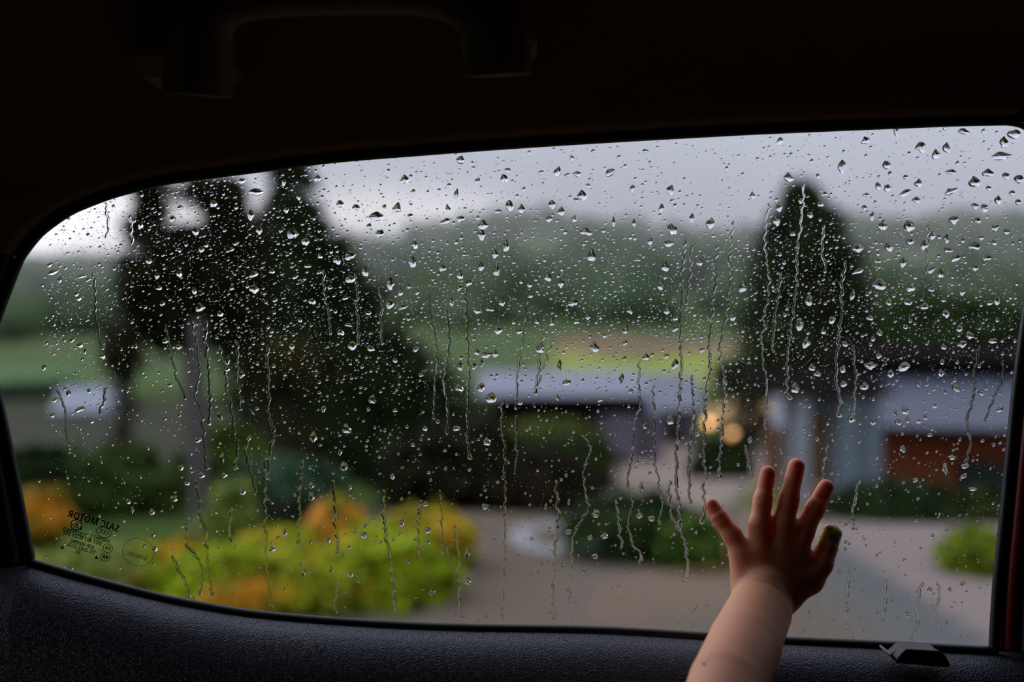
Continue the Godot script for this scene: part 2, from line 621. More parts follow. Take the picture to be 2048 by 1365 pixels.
func soil(x: float, d: float) -> Color:
	var a := x / maxf(d, 1.0)
	var n := noise.get_noise_2d(x * 0.4, d * 0.4)
	var n2 := noise.get_noise_2d(x * 0.035, d * 0.035)
	var grass := Color(0.035, 0.062, 0.014).lerp(Color(0.055, 0.088, 0.020), 0.5 + 0.5 * n)
	var road := Color(0.142, 0.115, 0.082).lerp(Color(0.118, 0.096, 0.068), 0.5 + 0.5 * n)
	var c := grass
	if d < 9.0:
		c = road.lerp(grass, smoothstep(-0.10, -0.22, a + 0.05 * n))
		c = c.lerp(Color(0.105, 0.112, 0.100), smoothstep(1.1, 1.8, x) * smoothstep(6.4, 5.6, d))
		c = c.lerp(Color(0.215, 0.175, 0.148), smoothstep(1.88, 1.98, x) * smoothstep(6.6, 6.0, d))
		c = c.lerp(grass, smoothstep(7.6, 8.4, d + 0.6 * n))
	if d >= 8.0 and d < 45.0:
		# a beige track climbing between the houses
		var mid := lerpf(0.12, 0.185, smoothstep(9.0, 26.0, d)) + 0.02
		var k := smoothstep(0.125, 0.085, absf(a - mid) + 0.012 * n)
		c = c.lerp(Color(0.25, 0.20, 0.155), k * (1.0 - smoothstep(36.0, 44.0, d)))
	if d > 22.0:
		c = c.lerp(Color(0.042, 0.052, 0.028).lerp(Color(0.055, 0.055, 0.036), 0.5 + 0.5 * n2), smoothstep(22.0, 34.0, d) * smoothstep(0.02, -0.03, a))
	if d > 75.0:
		var wood := Color(0.075, 0.120, 0.040).lerp(Color(0.10, 0.125, 0.06), 0.5 + 0.5 * n2)
		c = grass.lerp(wood, smoothstep(75.0, 100.0, d))
		# the bright meadow on the slope, and a small one at the left
		var meadow := Color(0.26, 0.30, 0.07)
		var k := smoothstep(0.02, 0.06, a) * (1.0 - smoothstep(0.19, 0.24, a)) * smoothstep(84.0, 92.0, d) * (1.0 - smoothstep(118.0, 128.0, d + 12.0 * n2))
		c = c.lerp(meadow, k)
		k = (1.0 - smoothstep(-0.46, -0.41, a)) * smoothstep(92.0, 98.0, d) * (1.0 - smoothstep(112.0, 120.0, d))
		c = c.lerp(Color(0.085, 0.15, 0.055), k)
		# bare pinkish earth along its upper edge
		k = smoothstep(0.03, 0.06, a) * (1.0 - smoothstep(0.22, 0.25, a)) * smoothstep(122.0, 127.0, d) * (1.0 - smoothstep(133.0, 140.0, d))
		c = c.lerp(Color(0.28, 0.16, 0.11), 0.8 * k)
	return c

func build_terrain():
	var s := Shape.new()
	var dist := []
	var d := 0.35
	while d < 520.0:
		dist.append(d)
		d *= 1.052
	var ang := []
	for i in 141:
		ang.append(-38.0 + 76.0 * i / 140.0)
	for i in range(1, 41):
		ang.append(38.0 + 284.0 * i / 40.0)
	var k := ang.size()
	for r in dist:
		for g in ang:
			var x: float = r * sin(deg_to_rad(g))
			var z: float = -r * cos(deg_to_rad(g))
			var front: float = maxf(-z, 0.0)
			var far: float = front if absf(g) < 60.0 else maxf(front, 0.0)
			var y := lie(x, far)
			if absf(g) > 38.0:
				y = lerpf(lie(tan(deg_to_rad(38.0)) * signf(g if g < 180.0 else g - 360.0) * r * 0.79, r * 0.79), y, 0.0) * clampf(1.0 - (minf(g, 360.0 - g) - 38.0) / 90.0, 0.15, 1.0)
			s.add(Vector3(x, y, z), Vector3.ZERO, Vector2(x, z), soil(x, maxf(front, 0.5)))
	for i in dist.size() - 1:
		for j in k - 1:
			s.quad(i * k + j, i * k + j + 1, (i + 1) * k + j + 1, (i + 1) * k + j, Vector3.UP)
	s.smooth()
	tag(obj("ground", s.mesh(), M.ground), "wet brown road, grass and wooded green hillside outside the car", "ground", "", "structure")
	var fog := FogVolume.new()
	fog.name = "rain_haze"
	fog.shape = RenderingServer.FOG_VOLUME_SHAPE_BOX
	fog.size = Vector3(700, 110, 270)
	fog.position = Vector3(0, 40, -165 - 135)
	var fm := FogMaterial.new()
	fm.albedo = Color(0.95, 0.96, 0.90)
	fm.density = 0.0026
	fog.material = fm
	add_child(fog)
	tag(fog, "thin grey rain haze hanging before the hills", "haze", "", "stuff")

# ---------------------------------------------------------------- houses down the slope
func frame_at(px: float, d: float, yaw: float) -> Transform3D:
	var p := W(px, CY, d)
	return Transform3D(Basis(Vector3.UP, deg_to_rad(yaw)), Vector3(p.x, 0, p.z))

func block(called: String, lo: Vector3, hi: Vector3, tr: Transform3D, m: Material, parent: Node3D, bevel := 0.02) -> MeshInstance3D:
	var s := Shape.new()
	s.box(lo, hi, bevel, tr)
	return obj(called, s.mesh(), m, parent)

func slope_roof(called: String, x0: float, x1: float, y0: float, z0: float, y1: float, z1: float, tr: Transform3D, m: Material, parent: Node3D, ribs := 0) -> MeshInstance3D:
	# a sheet with thickness from (y0, z0) at the eave to (y1, z1) at the ridge, with raised seams
	var s := Shape.new()
	var along := Vector3(0, y1 - y0, z1 - z0)
	var n := Vector3(0, absf(z1 - z0), (y1 - y0) * -signf(z1 - z0)).normalized()
	var b := Basis(Vector3(1, 0, 0), n, -along.normalized())
	if b.determinant() < 0.0:
		b = Basis(Vector3(1, 0, 0), n, along.normalized())
		s.box(Vector3(x0, -0.03, 0), Vector3(x1, 0.03, along.length()), 0.01, tr * Transform3D(b, Vector3(0, y0, z0)))
	else:
		s.box(Vector3(x0, -0.03, -along.length()), Vector3(x1, 0.03, 0), 0.01, tr * Transform3D(b, Vector3(0, y0, z0)))
	for i in ribs:
		var x := lerpf(x0 + 0.1, x1 - 0.1, float(i) / maxf(ribs - 1, 1))
		s.tube([tr * Vector3(x, y0 + 0.03, z0), tr * Vector3(x, y1 + 0.03, z1)], [0.03, 0.03], 5)
	return obj(called, s.mesh(), m, parent)

func opening(x0: float, x1: float, y0: float, y1: float, z: float, tr: Transform3D, parent: Node3D):
	var w := block("window", Vector3(x0 - 0.06, y0 - 0.06, z - 0.02), Vector3(x1 + 0.06, y1 + 0.06, z + 0.05), tr, M.wood_and_shade, parent, 0.01)
	block("pane", Vector3(x0, y0, z + 0.03), Vector3(x1, y1, z + 0.06), tr, M.window_glass, w, 0.005)

func build_houses():
	# the house at the right: a blue-grey metal roof over a red-brown brick wall, a dark upper storey behind
	var t := frame_at(1750, 20.0, -15.0)
	var h := thing("brick_house", "red-brown brick house under a blue-grey metal lean-to roof at the right", "house")
	block("wall", Vector3(0.0, -4.6, -4.2), Vector3(7.4, -0.42, 0.0), t, M.brick_wall, h)
	slope_roof("roof", -0.3, 7.7, -0.5, 0.6, 0.40, -3.4, t, M.metal_roof, h, 20)
	block("upper_storey", Vector3(-0.55, 0.02, -5.6), Vector3(7.7, 0.78, -3.5), t, M.wood_and_shade, h)
	slope_roof("upper_roof", -0.9, 7.9, 0.72, -3.0, 1.12, -5.0, t, M.wood_and_shade, h, 12)
	opening(1.6, 2.7, -2.2, -1.2, 0.0, t, h)
	opening(4.4, 5.5, -2.2, -1.2, 0.0, t, h)
	# the long shed in the middle
	t = frame_at(955, 30.0, 0.0)
	h = thing("long_shed", "long low shed with a pale blue-grey roof above painted eave shade", "shed")
	block("wall", Vector3(3.5, -3.8, -2.5), Vector3(5.6, -1.02, -0.1), t, M.mauve_wall, h)
	block("eave_shade", Vector3(0.5, -1.25, -2.4), Vector3(5.15, -0.42, -0.25), t, M.wood_and_shade, h)  # dark block colours in the shade under the eave
	block("lower_wall", Vector3(0.5, -3.8, -2.4), Vector3(3.45, -1.25, -0.3), t, M.wood_and_shade, h)
	slope_roof("roof", 0.0, 5.2, -0.46, 0.35, 0.20, -2.6, t, M.shed_roof, h, 14)
	for x in [0.6, 2.1, 3.6, 5.0]:
		block("post", Vector3(x, -3.8, 0.0), Vector3(x + 0.12, -0.42, 0.12), t, M.wood_and_shade, h, 0.01)
	t = frame_at(1292, 37.0, 0.0)
	h = thing("small_house", "smaller house with a pale roof just right of the long shed", "house")
	block("wall", Vector3(0.1, -4.2, -3.0), Vector3(1.9, -1.3, 0.0), t, M.mauve_wall, h)
	slope_roof("roof", -0.1, 2.15, -1.36, 0.4, -0.10, -1.7, t, M.shed_roof, h, 6)
	slope_roof("back_roof", -0.1, 2.15, -1.30, -3.4, -0.10, -1.7, t, M.shed_roof, h, 6)
	opening(0.6, 1.3, -2.6, -1.8, 0.0, t, h)
	# the whitewashed porch house behind the fingers
	t = frame_at(1575, 17.0, -6.0)
	h = thing("porch_house", "whitewashed house with a brown door and pale porch posts behind the fingers", "house")
	block("wall", Vector3(0.05, -4.0, -2.0), Vector3(1.50, 0.36, -0.7), t, M.white_wall, h)
	slope_roof("roof", -0.6, 1.7, 0.33, 0.4, 0.62, -1.6, t, M.wood_and_shade, h, 8)
	for x in [0.10, 0.86, 1.26]:
		block("post", Vector3(x, -4.0, 0.05), Vector3(x + 0.24, 0.32, 0.26), t, M.teal_wall if x > 0.5 else M.white_wall, h, 0.03)
	var door := block("door", Vector3(0.46, -3.0, -0.7), Vector3(0.80, -0.1, -0.64), t, M.brown_door, h)
	var ks := Shape.new()
	ks.tube([t * Vector3(0.74, -1.0, -0.62), t * Vector3(0.74, -1.12, -0.60)], [0.013, 0.013], 6)
	obj("handle", ks.mesh(), M.wood_and_shade, door)
	block("side_panel", Vector3(-0.30, -3.0, -0.55), Vector3(0.0, -0.3, -0.45), t, M.brown_door, h)
	# far left
	t = frame_at(104, 58.0, 4.0)
	h = thing("distant_cottage", "distant cottage with a whitish roof near the narrow end of the window", "house")
	block("wall", Vector3(0.2, -5.0, -3.0), Vector3(3.7, -2.6, 0.0), t, M.mauve_wall, h)
	slope_roof("roof", 0.0, 3.9, -2.95, 0.4, -1.55, -1.5, t, M.pale_roof, h, 10)
	slope_roof("back_roof", 0.0, 3.9, -2.95, -3.4, -1.55, -1.5, t, M.pale_roof, h, 10)
	opening(1.4, 2.4, -3.9, -3.1, 0.0, t, h)
	# warm lamps on short posts by the track
	for q in [[1418.0, 846.0, 26.0, "upper left"], [1466.0, 871.0, 25.0, "lower right"]]:
		var p := W(q[0], q[1], q[2])
		h = thing("globe_lamp", "warm orange globe lamp on a post by the track, %s of the two" % q[3], "lamp", p, "globe lamps by the track")
		var g := SphereMesh.new()
		g.radius = 0.105
		g.height = 0.21
		obj("globe", g, M.lamp_glass, h)
		var s := Shape.new()
		s.tube([Vector3(0, -0.10, 0), Vector3(0, -0.14, 0)], [0.05, 0.06], 10)
		obj("collar", s.mesh(), M.wood_and_shade, h)
		s = Shape.new()
		s.tube([Vector3(0, -0.14, 0), Vector3(0, lie(p.x, q[2]) - p.y - 0.1, 0)], [0.025, 0.03], 8)
		obj("post", s.mesh(), M.wood_and_shade, h)
		var l := OmniLight3D.new()
		l.name = "glow"
		l.light_color = Color(1.0, 0.62, 0.30)
		l.light_energy = 0.018
		l.omni_range = 40.0
		l.omni_attenuation = 2.0
		l.light_size = 0.1
		l.shadow_enabled = true
		l.position = Vector3(0, 0, 0.12)
		h.add_child(l)
	# a bank of bare tan earth above the lamps
	var sb := Shape.new()
	lump(sb, W(1490, 832, 42.0), Vector3(1.55, 0.75, 2.0), 0.12, 8)
	tag(obj("earth_bank", sb.mesh(), M.tan_earth), "bank of bare tan earth above the two globe lamps", "earth bank")
	# a slim grey pole near the flower bed
	var b := W(400, 1085, 6.0)
	var sp := Shape.new()
	sp.tube([b, W(396, 640, 6.0)], [0.05, 0.042], 10)
	tag(obj("grey_pole", sp.mesh(), M.grey_post), "slim grey pole standing behind the flowers left of the conifer", "pole")
	# puddles
	puddle("pale puddle lying across the road below the bushes", [[1010, 1072], [1060, 1046], [1130, 1042], [1160, 1055], [1165, 1080], [1150, 1102], [1100, 1110], [1040, 1100]])

func puddle(label: String, edge: Array):
	if not M.has("puddle"):
		mat("puddle", lin(0.10, 0.09, 0.085), 0.12, 0.9)
	var s := Shape.new()
	var mid := Vector3.ZERO
	var pts := []
	var ring_px := []
	for q in edge:
		ring_px.append(Vector2(q[0], q[1]))
	ring_px.append(ring_px[0])
	for q in resample(ring_px, 12.0).slice(0, -1):
		# where the line of sight meets the road
		var d := 4.0
		for i in 60:
			var p := W(q.x, q.y, d)
			if p.y < lie(p.x, EYE.z * 0.0 - p.z) + 0.012:
				break
			d += 0.1
		pts.append(W(q.x, q.y, d))
		mid += pts[-1]
	mid /= pts.size()
	var c := s.add(mid + Vector3(0, 0.012, 0), Vector3.UP)
	for p in pts:
		s.add(p + Vector3(0, 0.006, 0), Vector3.UP)
	for i in pts.size():
		s.tri(c, 1 + i, 1 + (i + 1) % pts.size(), Vector3.UP)
	tag(obj("puddle", s.mesh(), M.puddle), label, "puddle")

func lump(s: Shape, at: Vector3, r: Vector3, rough: float, rows: int, col := Color.WHITE):
	var first := s.v.size()
	var cols := rows * 2
	for i in rows + 1:
		for j in cols + 1:
			var th := PI * i / rows
			var ph := TAU * (j % cols) / cols
			var d := Vector3(sin(th) * cos(ph), cos(th), sin(th) * sin(ph))
			var k := 1.0 + rough * noise.get_noise_3dv(d * 2.3 + at * 0.7) + 0.5 * rough * noise.get_noise_3dv(d * 5.0 + at)
			s.add(at + d * r * k, d, Vector2.ZERO, col)
	for i in rows:
		for j in cols:
			var a := first + i * (cols + 1) + j
			var out := s.v[a] + s.v[a + cols + 2] - at * 2.0
			s.quad(a, a + 1, a + cols + 2, a + cols + 1, out)
	s.smooth()

# ---------------------------------------------------------------- plants
func spray_mesh(blades: int, wide: float) -> ArrayMesh:
	# a tuft of creased leaves, about one unit long, growing along +y
	var s := Shape.new()
	for i in blades:
		var th := TAU * i / blades + rng.randf() * 0.7
		var lean := rng.randf_range(0.35, 1.15)
		var dir := Vector3(cos(th) * sin(lean), cos(lean), sin(th) * sin(lean))
		var side := dir.cross(Vector3.UP).normalized()
		var up := side.cross(dir).normalized()
		var l := rng.randf_range(0.6, 1.0)
		var root := Vector3(0, rng.randf() * 0.25, 0)
		var b := root + dir * l * 0.5 + up * 0.03
		var tip := root + dir * l - Vector3(0, 0.12, 0)
		var m0 := b - up * 0.05 * wide
		var a := s.add(root, up)
		var p := s.add(b + side * wide * 0.5, (up + side * 0.4).normalized())
		var q := s.add(b - side * wide * 0.5, (up - side * 0.4).normalized())
		var m := s.add(m0, up)
		var e := s.add(tip, up)
		s.tri(a, p, m, up)
		s.tri(a, m, q, up)
		s.tri(p, e, m, up)
		s.tri(m, e, q, up)
	return s.mesh()

func spin(at: Vector3, up: Vector3, size: float) -> Transform3D:
	var y := up.normalized()
	var x := y.cross(Vector3(rng.randf_range(-1, 1), rng.randf_range(-1, 1), rng.randf_range(-1, 1))).normalized()
	if x.length() < 0.5:
		x = y.cross(Vector3.RIGHT).normalized()
	return Transform3D(Basis(x, y, x.cross(y)).scaled(Vector3(size, size, size)), at)

func between(a: Color, b: Color) -> Color:
	return a.lerp(b, rng.randf()) * rng.randf_range(0.8, 1.15)

func cloud_of(center: Vector3, r: Vector3, n: int, size: float, a: Color, b: Color, places: Array, colors: Array):
	for i in n:
		var d := Vector3(rng.randfn(), rng.randfn(), rng.randfn()).normalized()
		var k := pow(rng.randf(), 0.45)
		k *= 1.0 + 0.55 * noise.get_noise_3dv(d * 1.7 + center)
		places.append(spin(center + d * r * k, d + Vector3(0, 0.5, 0), size * rng.randf_range(0.7, 1.3)))
		colors.append(between(a, b))

func bush(called: String, label: String, category: String, px: float, py: float, rx: float, ry: float, d: float, a: Color, b: Color, n: int, leaf := 0.12, flowers := 0, petal := Color.WHITE, group := ""):
	var c := W(px, py, d)
	var k := d / F
	var ground := lie(c.x, -c.z) - 0.05
	var o := thing(called, label, category, Vector3(c.x, ground, c.z), group)
	var here := Vector3(0, c.y - ground, 0)
	var r := Vector3(rx * k, ry * k, minf(rx * k, 1.2))
	var s := Shape.new()
	for i in 7:
		var top := here + Vector3(rng.randf_range(-0.6, 0.6) * r.x, rng.randf_range(-0.3, 0.6) * r.y, rng.randf_range(-0.5, 0.5) * r.z)
		var foot := Vector3(top.x * 0.35, 0, top.z * 0.35)
		s.tube([foot, foot.lerp(top, 0.5) + Vector3(0.02, 0.03, 0), top], [0.012 * d / 5.0, 0.009 * d / 5.0, 0.004 * d / 5.0], 5)
	obj("stems", s.mesh(), M.bark, o).set_meta("kind", "stuff")
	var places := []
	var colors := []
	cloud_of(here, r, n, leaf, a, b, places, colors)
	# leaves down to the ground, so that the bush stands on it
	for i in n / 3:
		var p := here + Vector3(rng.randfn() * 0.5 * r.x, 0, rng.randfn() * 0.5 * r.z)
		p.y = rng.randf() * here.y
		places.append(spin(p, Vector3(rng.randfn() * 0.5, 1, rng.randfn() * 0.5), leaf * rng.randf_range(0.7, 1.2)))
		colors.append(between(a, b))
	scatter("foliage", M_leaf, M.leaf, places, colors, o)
	if flowers > 0:
		places = []
		colors = []
		for i in flowers:
			var q := Vector3(rng.randfn(), absf(rng.randfn()) * 0.8 + 0.1, rng.randfn()).normalized()
			places.append(spin(here + q * r * rng.randf_range(0.85, 1.12), q + Vector3(0, 0.4, 0.5), 0.055 * rng.randf_range(0.8, 1.3)))
			colors.append(petal * rng.randf_range(0.85, 1.1))
		scatter("blossoms", M_flower, M.petal, places, colors, o)

var M_leaf: ArrayMesh
var M_needle: ArrayMesh
var M_flower: ArrayMesh

func flower_mesh() -> ArrayMesh:
	var s := Shape.new()
	for ringn in 2:
		for i in 8:
			var th := TAU * (i + 0.5 * ringn) / 8
			var dir := Vector3(cos(th), 0.35 + 0.5 * ringn, sin(th)).normalized()
			var side := dir.cross(Vector3.UP).normalized()
			var a := s.add(Vector3(0, 0.05 * ringn, 0), Vector3.UP)
			var p := s.add(dir * 0.6 + side * 0.22, Vector3.UP)
			var q := s.add(dir * 0.6 - side * 0.22, Vector3.UP)
			var e := s.add(dir, Vector3.UP)
			s.tri(a, p, q, Vector3.UP)
			s.tri(p, e, q, Vector3.UP)
	return s.mesh()

func conifer(label: String, px: float, top: float, d: float, widths: Array, n: int, a: Color, b: Color, size: float):
	# widths: [py, left px, right px] of the outline from the top down
	var tip := W(px, top, d)
	var ground := lie(tip.x, -tip.z) - 0.1
	var o := thing("conifer", label, "tree", Vector3(tip.x, ground, tip.z))
	var tall := tip.y - ground
	var s := Shape.new()
	s.tube([Vector3.ZERO, Vector3(0, tall * 0.5, 0), Vector3(0, tall * 0.97, 0)], [0.16 * tall / 6.0, 0.10 * tall / 6.0, 0.015], 9)
	obj("trunk", s.mesh(), M.bark, o)
	var places := []
	var colors := []
	var limbs := Shape.new()
	var k := d / F
	var last: float = widths[-1][0]
	var first: float = widths[0][0]
	# pieces are shared out by the width of the outline
	var cum := [0.0]
	for i in widths.size() - 1:
		var w0: float = widths[i][2] - widths[i][1]
		var w1: float = widths[i + 1][2] - widths[i + 1][1]
		cum.append(cum[-1] + (w0 + w1) * 0.5 * (widths[i + 1][0] - widths[i][0]))
	for i in n:
		var u: float = rng.randf() * cum[-1]
		var j := 0
		while j < widths.size() - 2 and u > cum[j + 1]:
			j += 1
		var f := rng.randf()
		var py := lerpf(widths[j][0], widths[j + 1][0], f)
		var l := lerpf(widths[j][1], widths[j + 1][1], f)
		var r := lerpf(widths[j][2], widths[j + 1][2], f)
		# a ring of drooping boughs at this height
		var th := rng.randf() * TAU
		var rad := (r - l) * 0.5 * k * pow(rng.randf(), 0.5)
		rad *= 0.92 + 0.18 * sin(py * 0.21) + 0.2 * noise.get_noise_2d(th * 2.0, py * 0.02)
		var cxx := ((l + r) * 0.5 - px) * k
		var p := Vector3(cxx + cos(th) * rad, W(px, py, d).y - ground, sin(th) * rad)
		places.append(spin(p, Vector3(cos(th), 0.25, sin(th)), size * rng.randf_range(0.7, 1.25)))
		colors.append(between(a, b))
		if i % 60 == 0:
			limbs.tube([Vector3(cxx * 0.5, p.y + 0.15, 0), p], [0.03, 0.01], 5)
	obj("boughs", limbs.mesh(), M.bark, o).set_meta("kind", "stuff")
	scatter("needles", M_needle, M.leaf, places, colors, o)

func build_plants():
	M_leaf = spray_mesh(8, 0.34)
	M_needle = spray_mesh(11, 0.16)
	M_flower = flower_mesh()
	# the tall dark conifer left of the middle
	conifer("tall dark conifer whose narrow tip meets the headliner, left of the middle", 582, 325, 17.0,
		[[325, 555, 610], [400, 545, 625], [450, 535, 645], [500, 530, 690], [570, 515, 740], [650, 495, 775], [700, 475, 840], [770, 465, 910], [850, 465, 985], [930, 480, 1005], [980, 510, 1005]], 5200,
		Color(0.018, 0.028, 0.010), Color(0.045, 0.075, 0.018), 0.30)
	conifer("dark pointed tree standing against the pale sky above the porch house", 1602, 372, 30.0,
		[[372, 1588, 1616], [430, 1548, 1662], [500, 1518, 1706], [580, 1502, 1732], [650, 1496, 1742], [720, 1480, 1755], [800, 1475, 1745]], 3400,
		Color(0.030, 0.040, 0.014), Color(0.065, 0.085, 0.028), 0.42)
	# the leafy tree at the left, with two tops
	var o := thing("leafy_tree", "dark leafy tree with two ragged tops at the left, beside the tall conifer", "tree", Vector3(W(385, 900, 10.5).x, lie(W(385, 900, 10.5).x, 9.7) - 0.1, W(385, 900, 10.5).z))
	var s := Shape.new()
	var at := o.position
	s.tube([Vector3.ZERO, W(380, 760, 10.5) - at, W(372, 600, 10.5) - at], [0.09, 0.07, 0.05], 9)
	obj("trunk", s.mesh(), M.bark, o)
	for q in [[372, 600, 300, 390], [372, 600, 440, 380], [374, 640, 290, 560], [374, 640, 470, 560]]:
		s = Shape.new()
		s.tube([W(q[0], q[1], 10.5) - at, W(lerpf(q[0], q[2], 0.6), lerpf(q[1], q[3], 0.4), 10.5) - at, W(q[2], q[3], 10.5) - at], [0.05, 0.03, 0.01], 6)
		obj("bough", s.mesh(), M.bark, o)
	var places := []
	var colors := []
	for q in [[300, 400, 26, 50, 130], [292, 460, 34, 34, 100], [420, 385, 60, 30, 150], [455, 420, 40, 60, 170], [360, 480, 60, 22, 110], [330, 545, 85, 60, 420], [440, 550, 80, 80, 480], [290, 600, 40, 60, 180], [380, 640, 70, 50, 300], [470, 640, 60, 70, 300], [480, 470, 50, 40, 150], [320, 660, 24, 40, 70]]:
		cloud_of(W(q[0], q[1], 10.5) - at, Vector3(q[2], q[3], q[2]) * 10.5 / F, q[4], 0.15, Color(0.022, 0.024, 0.010), Color(0.050, 0.045, 0.014), places, colors)
	scatter("foliage", M_leaf, M.leaf, places, colors, o)
	# shrubs and flowers in the bed by the road
	var lime1 := Color(0.34, 0.50, 0.012)
	var lime2 := Color(0.52, 0.60, 0.030)
	var orange := Color(0.62, 0.25, 0.010)
	var yellow := Color(0.60, 0.40, 0.010)
	bush("lime_shrub", "lime green shrub at the foot of the glass, behind the rubber seal left of middle", "shrub", 430, 1180, 110, 60, 4.55, lime1, lime2, 520, 0.11, 10, yellow)
	bush("lime_shrub", "broad yellow-green shrub in the bottom middle of the flower bed", "shrub", 610, 1178, 110, 62, 4.6, lime2, Color(0.46, 0.46, 0.03), 520, 0.11, 20, yellow)
	bush("lime_shrub", "lime green shrub at the right end of the flower bed, beside the road", "shrub", 790, 1165, 105, 66, 4.7, lime1, lime2, 520, 0.11, 6, yellow)
	bush("flowering_shrub", "yellow-orange flowering shrub at the right end of the bed, above the lime shrub", "shrub", 850, 1085, 85, 48, 5.3, Color(0.36, 0.36, 0.02), Color(0.50, 0.42, 0.02), 300, 0.11, 170, Color(0.58, 0.33, 0.01))
	bush("flowering_shrub", "orange flowering shrub in the middle of the bed, below the tall conifer", "shrub", 675, 1075, 48, 52, 5.3, Color(0.40, 0.33, 0.02), Color(0.45, 0.40, 0.02), 150, 0.11, 150, orange)
	bush("flowering_shrub", "orange flowering shrub low in the bed just right of the glass marking", "shrub", 350, 1135, 70, 34, 4.9, Color(0.30, 0.32, 0.02), Color(0.42, 0.36, 0.02), 160, 0.10, 150, orange)
	bush("flowering_shrub", "orange flowering shrub at the far left edge against the pillar", "shrub", 72, 1050, 48, 52, 5.0, Color(0.25, 0.24, 0.02), Color(0.35, 0.26, 0.02), 120, 0.10, 190, orange)
	bush("flowering_shrub", "small orange flowering shrub at the seal below the lime shrubs", "shrub", 470, 1205, 60, 24, 4.3, Color(0.30, 0.32, 0.02), Color(0.42, 0.36, 0.02), 120, 0.09, 90, orange)
	bush("pale_shrub", "pale grey-green shrub behind the printed marking on the glass", "shrub", 175, 1150, 100, 40, 4.6, Color(0.26, 0.36, 0.07), Color(0.42, 0.46, 0.10), 380, 0.10, 12, yellow)
	bush("pale_shrub", "slim pale green shrub standing above the lime shrubs left of the dark bush", "shrub", 462, 1050, 36, 60, 5.6, Color(0.24, 0.36, 0.06), Color(0.36, 0.42, 0.08), 200, 0.11)
	bush("lime_shrub", "yellow-green shrub between the two orange shrubs in the middle of the bed", "shrub", 560, 1118, 85, 40, 5.15, Color(0.38, 0.42, 0.02), lime2, 340, 0.11, 60, yellow)
	bush("lime_shrub", "yellow-green shrub between the orange and the yellow-orange flowering shrubs", "shrub", 745, 1112, 75, 42, 5.1, Color(0.42, 0.42, 0.02), lime2, 340, 0.11, 80, yellow)
	bush("lime_shrub", "low yellow-green shrub between the round sticker and the low orange shrub", "shrub", 275, 1150, 70, 34, 4.8, Color(0.34, 0.40, 0.03), lime2, 260, 0.10, 40, yellow)
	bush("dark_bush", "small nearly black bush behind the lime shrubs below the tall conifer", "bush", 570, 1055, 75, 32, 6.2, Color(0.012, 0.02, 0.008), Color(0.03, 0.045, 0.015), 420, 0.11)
	bush("green_bush", "blue-green bush at the foot of the tall conifer", "bush", 570, 980, 100, 45, 8.5, Color(0.055, 0.12, 0.055), Color(0.08, 0.15, 0.07), 420, 0.16)
	bush("green_bush", "mid green bush left of the grey pole, above the printed marking", "bush", 210, 985, 150, 75, 8.0, Color(0.045, 0.09, 0.015), Color(0.085, 0.14, 0.025), 600, 0.16)
	bush("green_bush", "bright grass-green bush between the grey pole and the tall conifer", "bush", 455, 925, 60, 55, 10.0, Color(0.10, 0.19, 0.025), Color(0.15, 0.24, 0.04), 320, 0.18)
	bush("dark_bush", "dark green bush against the left pillar above the orange flowers", "bush", 75, 955, 45, 45, 7.0, Color(0.02, 0.05, 0.012), Color(0.04, 0.08, 0.02), 260, 0.13)
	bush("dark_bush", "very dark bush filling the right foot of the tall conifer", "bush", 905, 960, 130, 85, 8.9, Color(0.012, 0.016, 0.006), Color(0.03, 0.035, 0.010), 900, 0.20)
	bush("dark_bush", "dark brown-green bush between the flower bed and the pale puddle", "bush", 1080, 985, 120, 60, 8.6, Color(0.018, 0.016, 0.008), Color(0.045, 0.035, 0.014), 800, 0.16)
	bush("green_bush", "dark green bush right of the long shed's foot", "bush", 1120, 925, 110, 40, 13.0, Color(0.03, 0.06, 0.012), Color(0.06, 0.09, 0.02), 480, 0.2)
	bush("olive_bush", "olive green bush in front of the long shed's dark front", "bush", 1095, 880, 100, 28, 21.0, Color(0.10, 0.13, 0.02), Color(0.16, 0.20, 0.035), 420, 0.3)
	bush("green_bush", "dark green bush at the road edge left of the little finger", "bush", 1260, 1066, 105, 50, 5.7, Color(0.025, 0.055, 0.012), Color(0.05, 0.09, 0.02), 620, 0.14)
	bush("green_bush", "brighter green bush touching the little finger's left side", "bush", 1395, 1102, 55, 36, 5.35, Color(0.08, 0.16, 0.02), Color(0.12, 0.22, 0.03), 300, 0.12)
	bush("green_bush", "small dark green bush beneath the two globe lamps", "bush", 1445, 925, 50, 42, 17.0, Color(0.03, 0.055, 0.012), Color(0.055, 0.08, 0.02), 300, 0.22)
	bush("dark_bush", "dark green hedge bush below the brick house wall right of the thumb", "bush", 1800, 1030, 125, 48, 7.4, Color(0.018, 0.04, 0.010), Color(0.04, 0.075, 0.018), 700, 0.13)
	bush("dark_bush", "dark hedge bush meeting the right edge of the glass", "bush", 1960, 1035, 70, 40, 7.2, Color(0.03, 0.05, 0.012), Color(0.06, 0.085, 0.018), 320, 0.13)
	bush("lime_shrub", "bright lime green shrub at the right edge of the glass below the hedge", "shrub", 1955, 1115, 55, 36, 5.2, Color(0.20, 0.30, 0.02), Color(0.34, 0.42, 0.03), 260, 0.10)
	bush("green_tree", "mid green tree mass above the dark roof at the right", "tree", 1880, 655, 190, 55, 60.0, Color(0.065, 0.115, 0.030), Color(0.10, 0.17, 0.045), 900, 0.9)
	bush("dark_bush", "dark shrub mass at the right tree's foot beside the porch roof", "bush", 1500, 755, 60, 26, 35.0, Color(0.035, 0.03, 0.022), Color(0.055, 0.05, 0.03), 260, 0.5)
	bush("small_tree", "small olive-brown tree before the grey hillside at the left", "tree", 245, 705, 32, 48, 22.0, Color(0.035, 0.034, 0.012), Color(0.07, 0.062, 0.02), 260, 0.25)
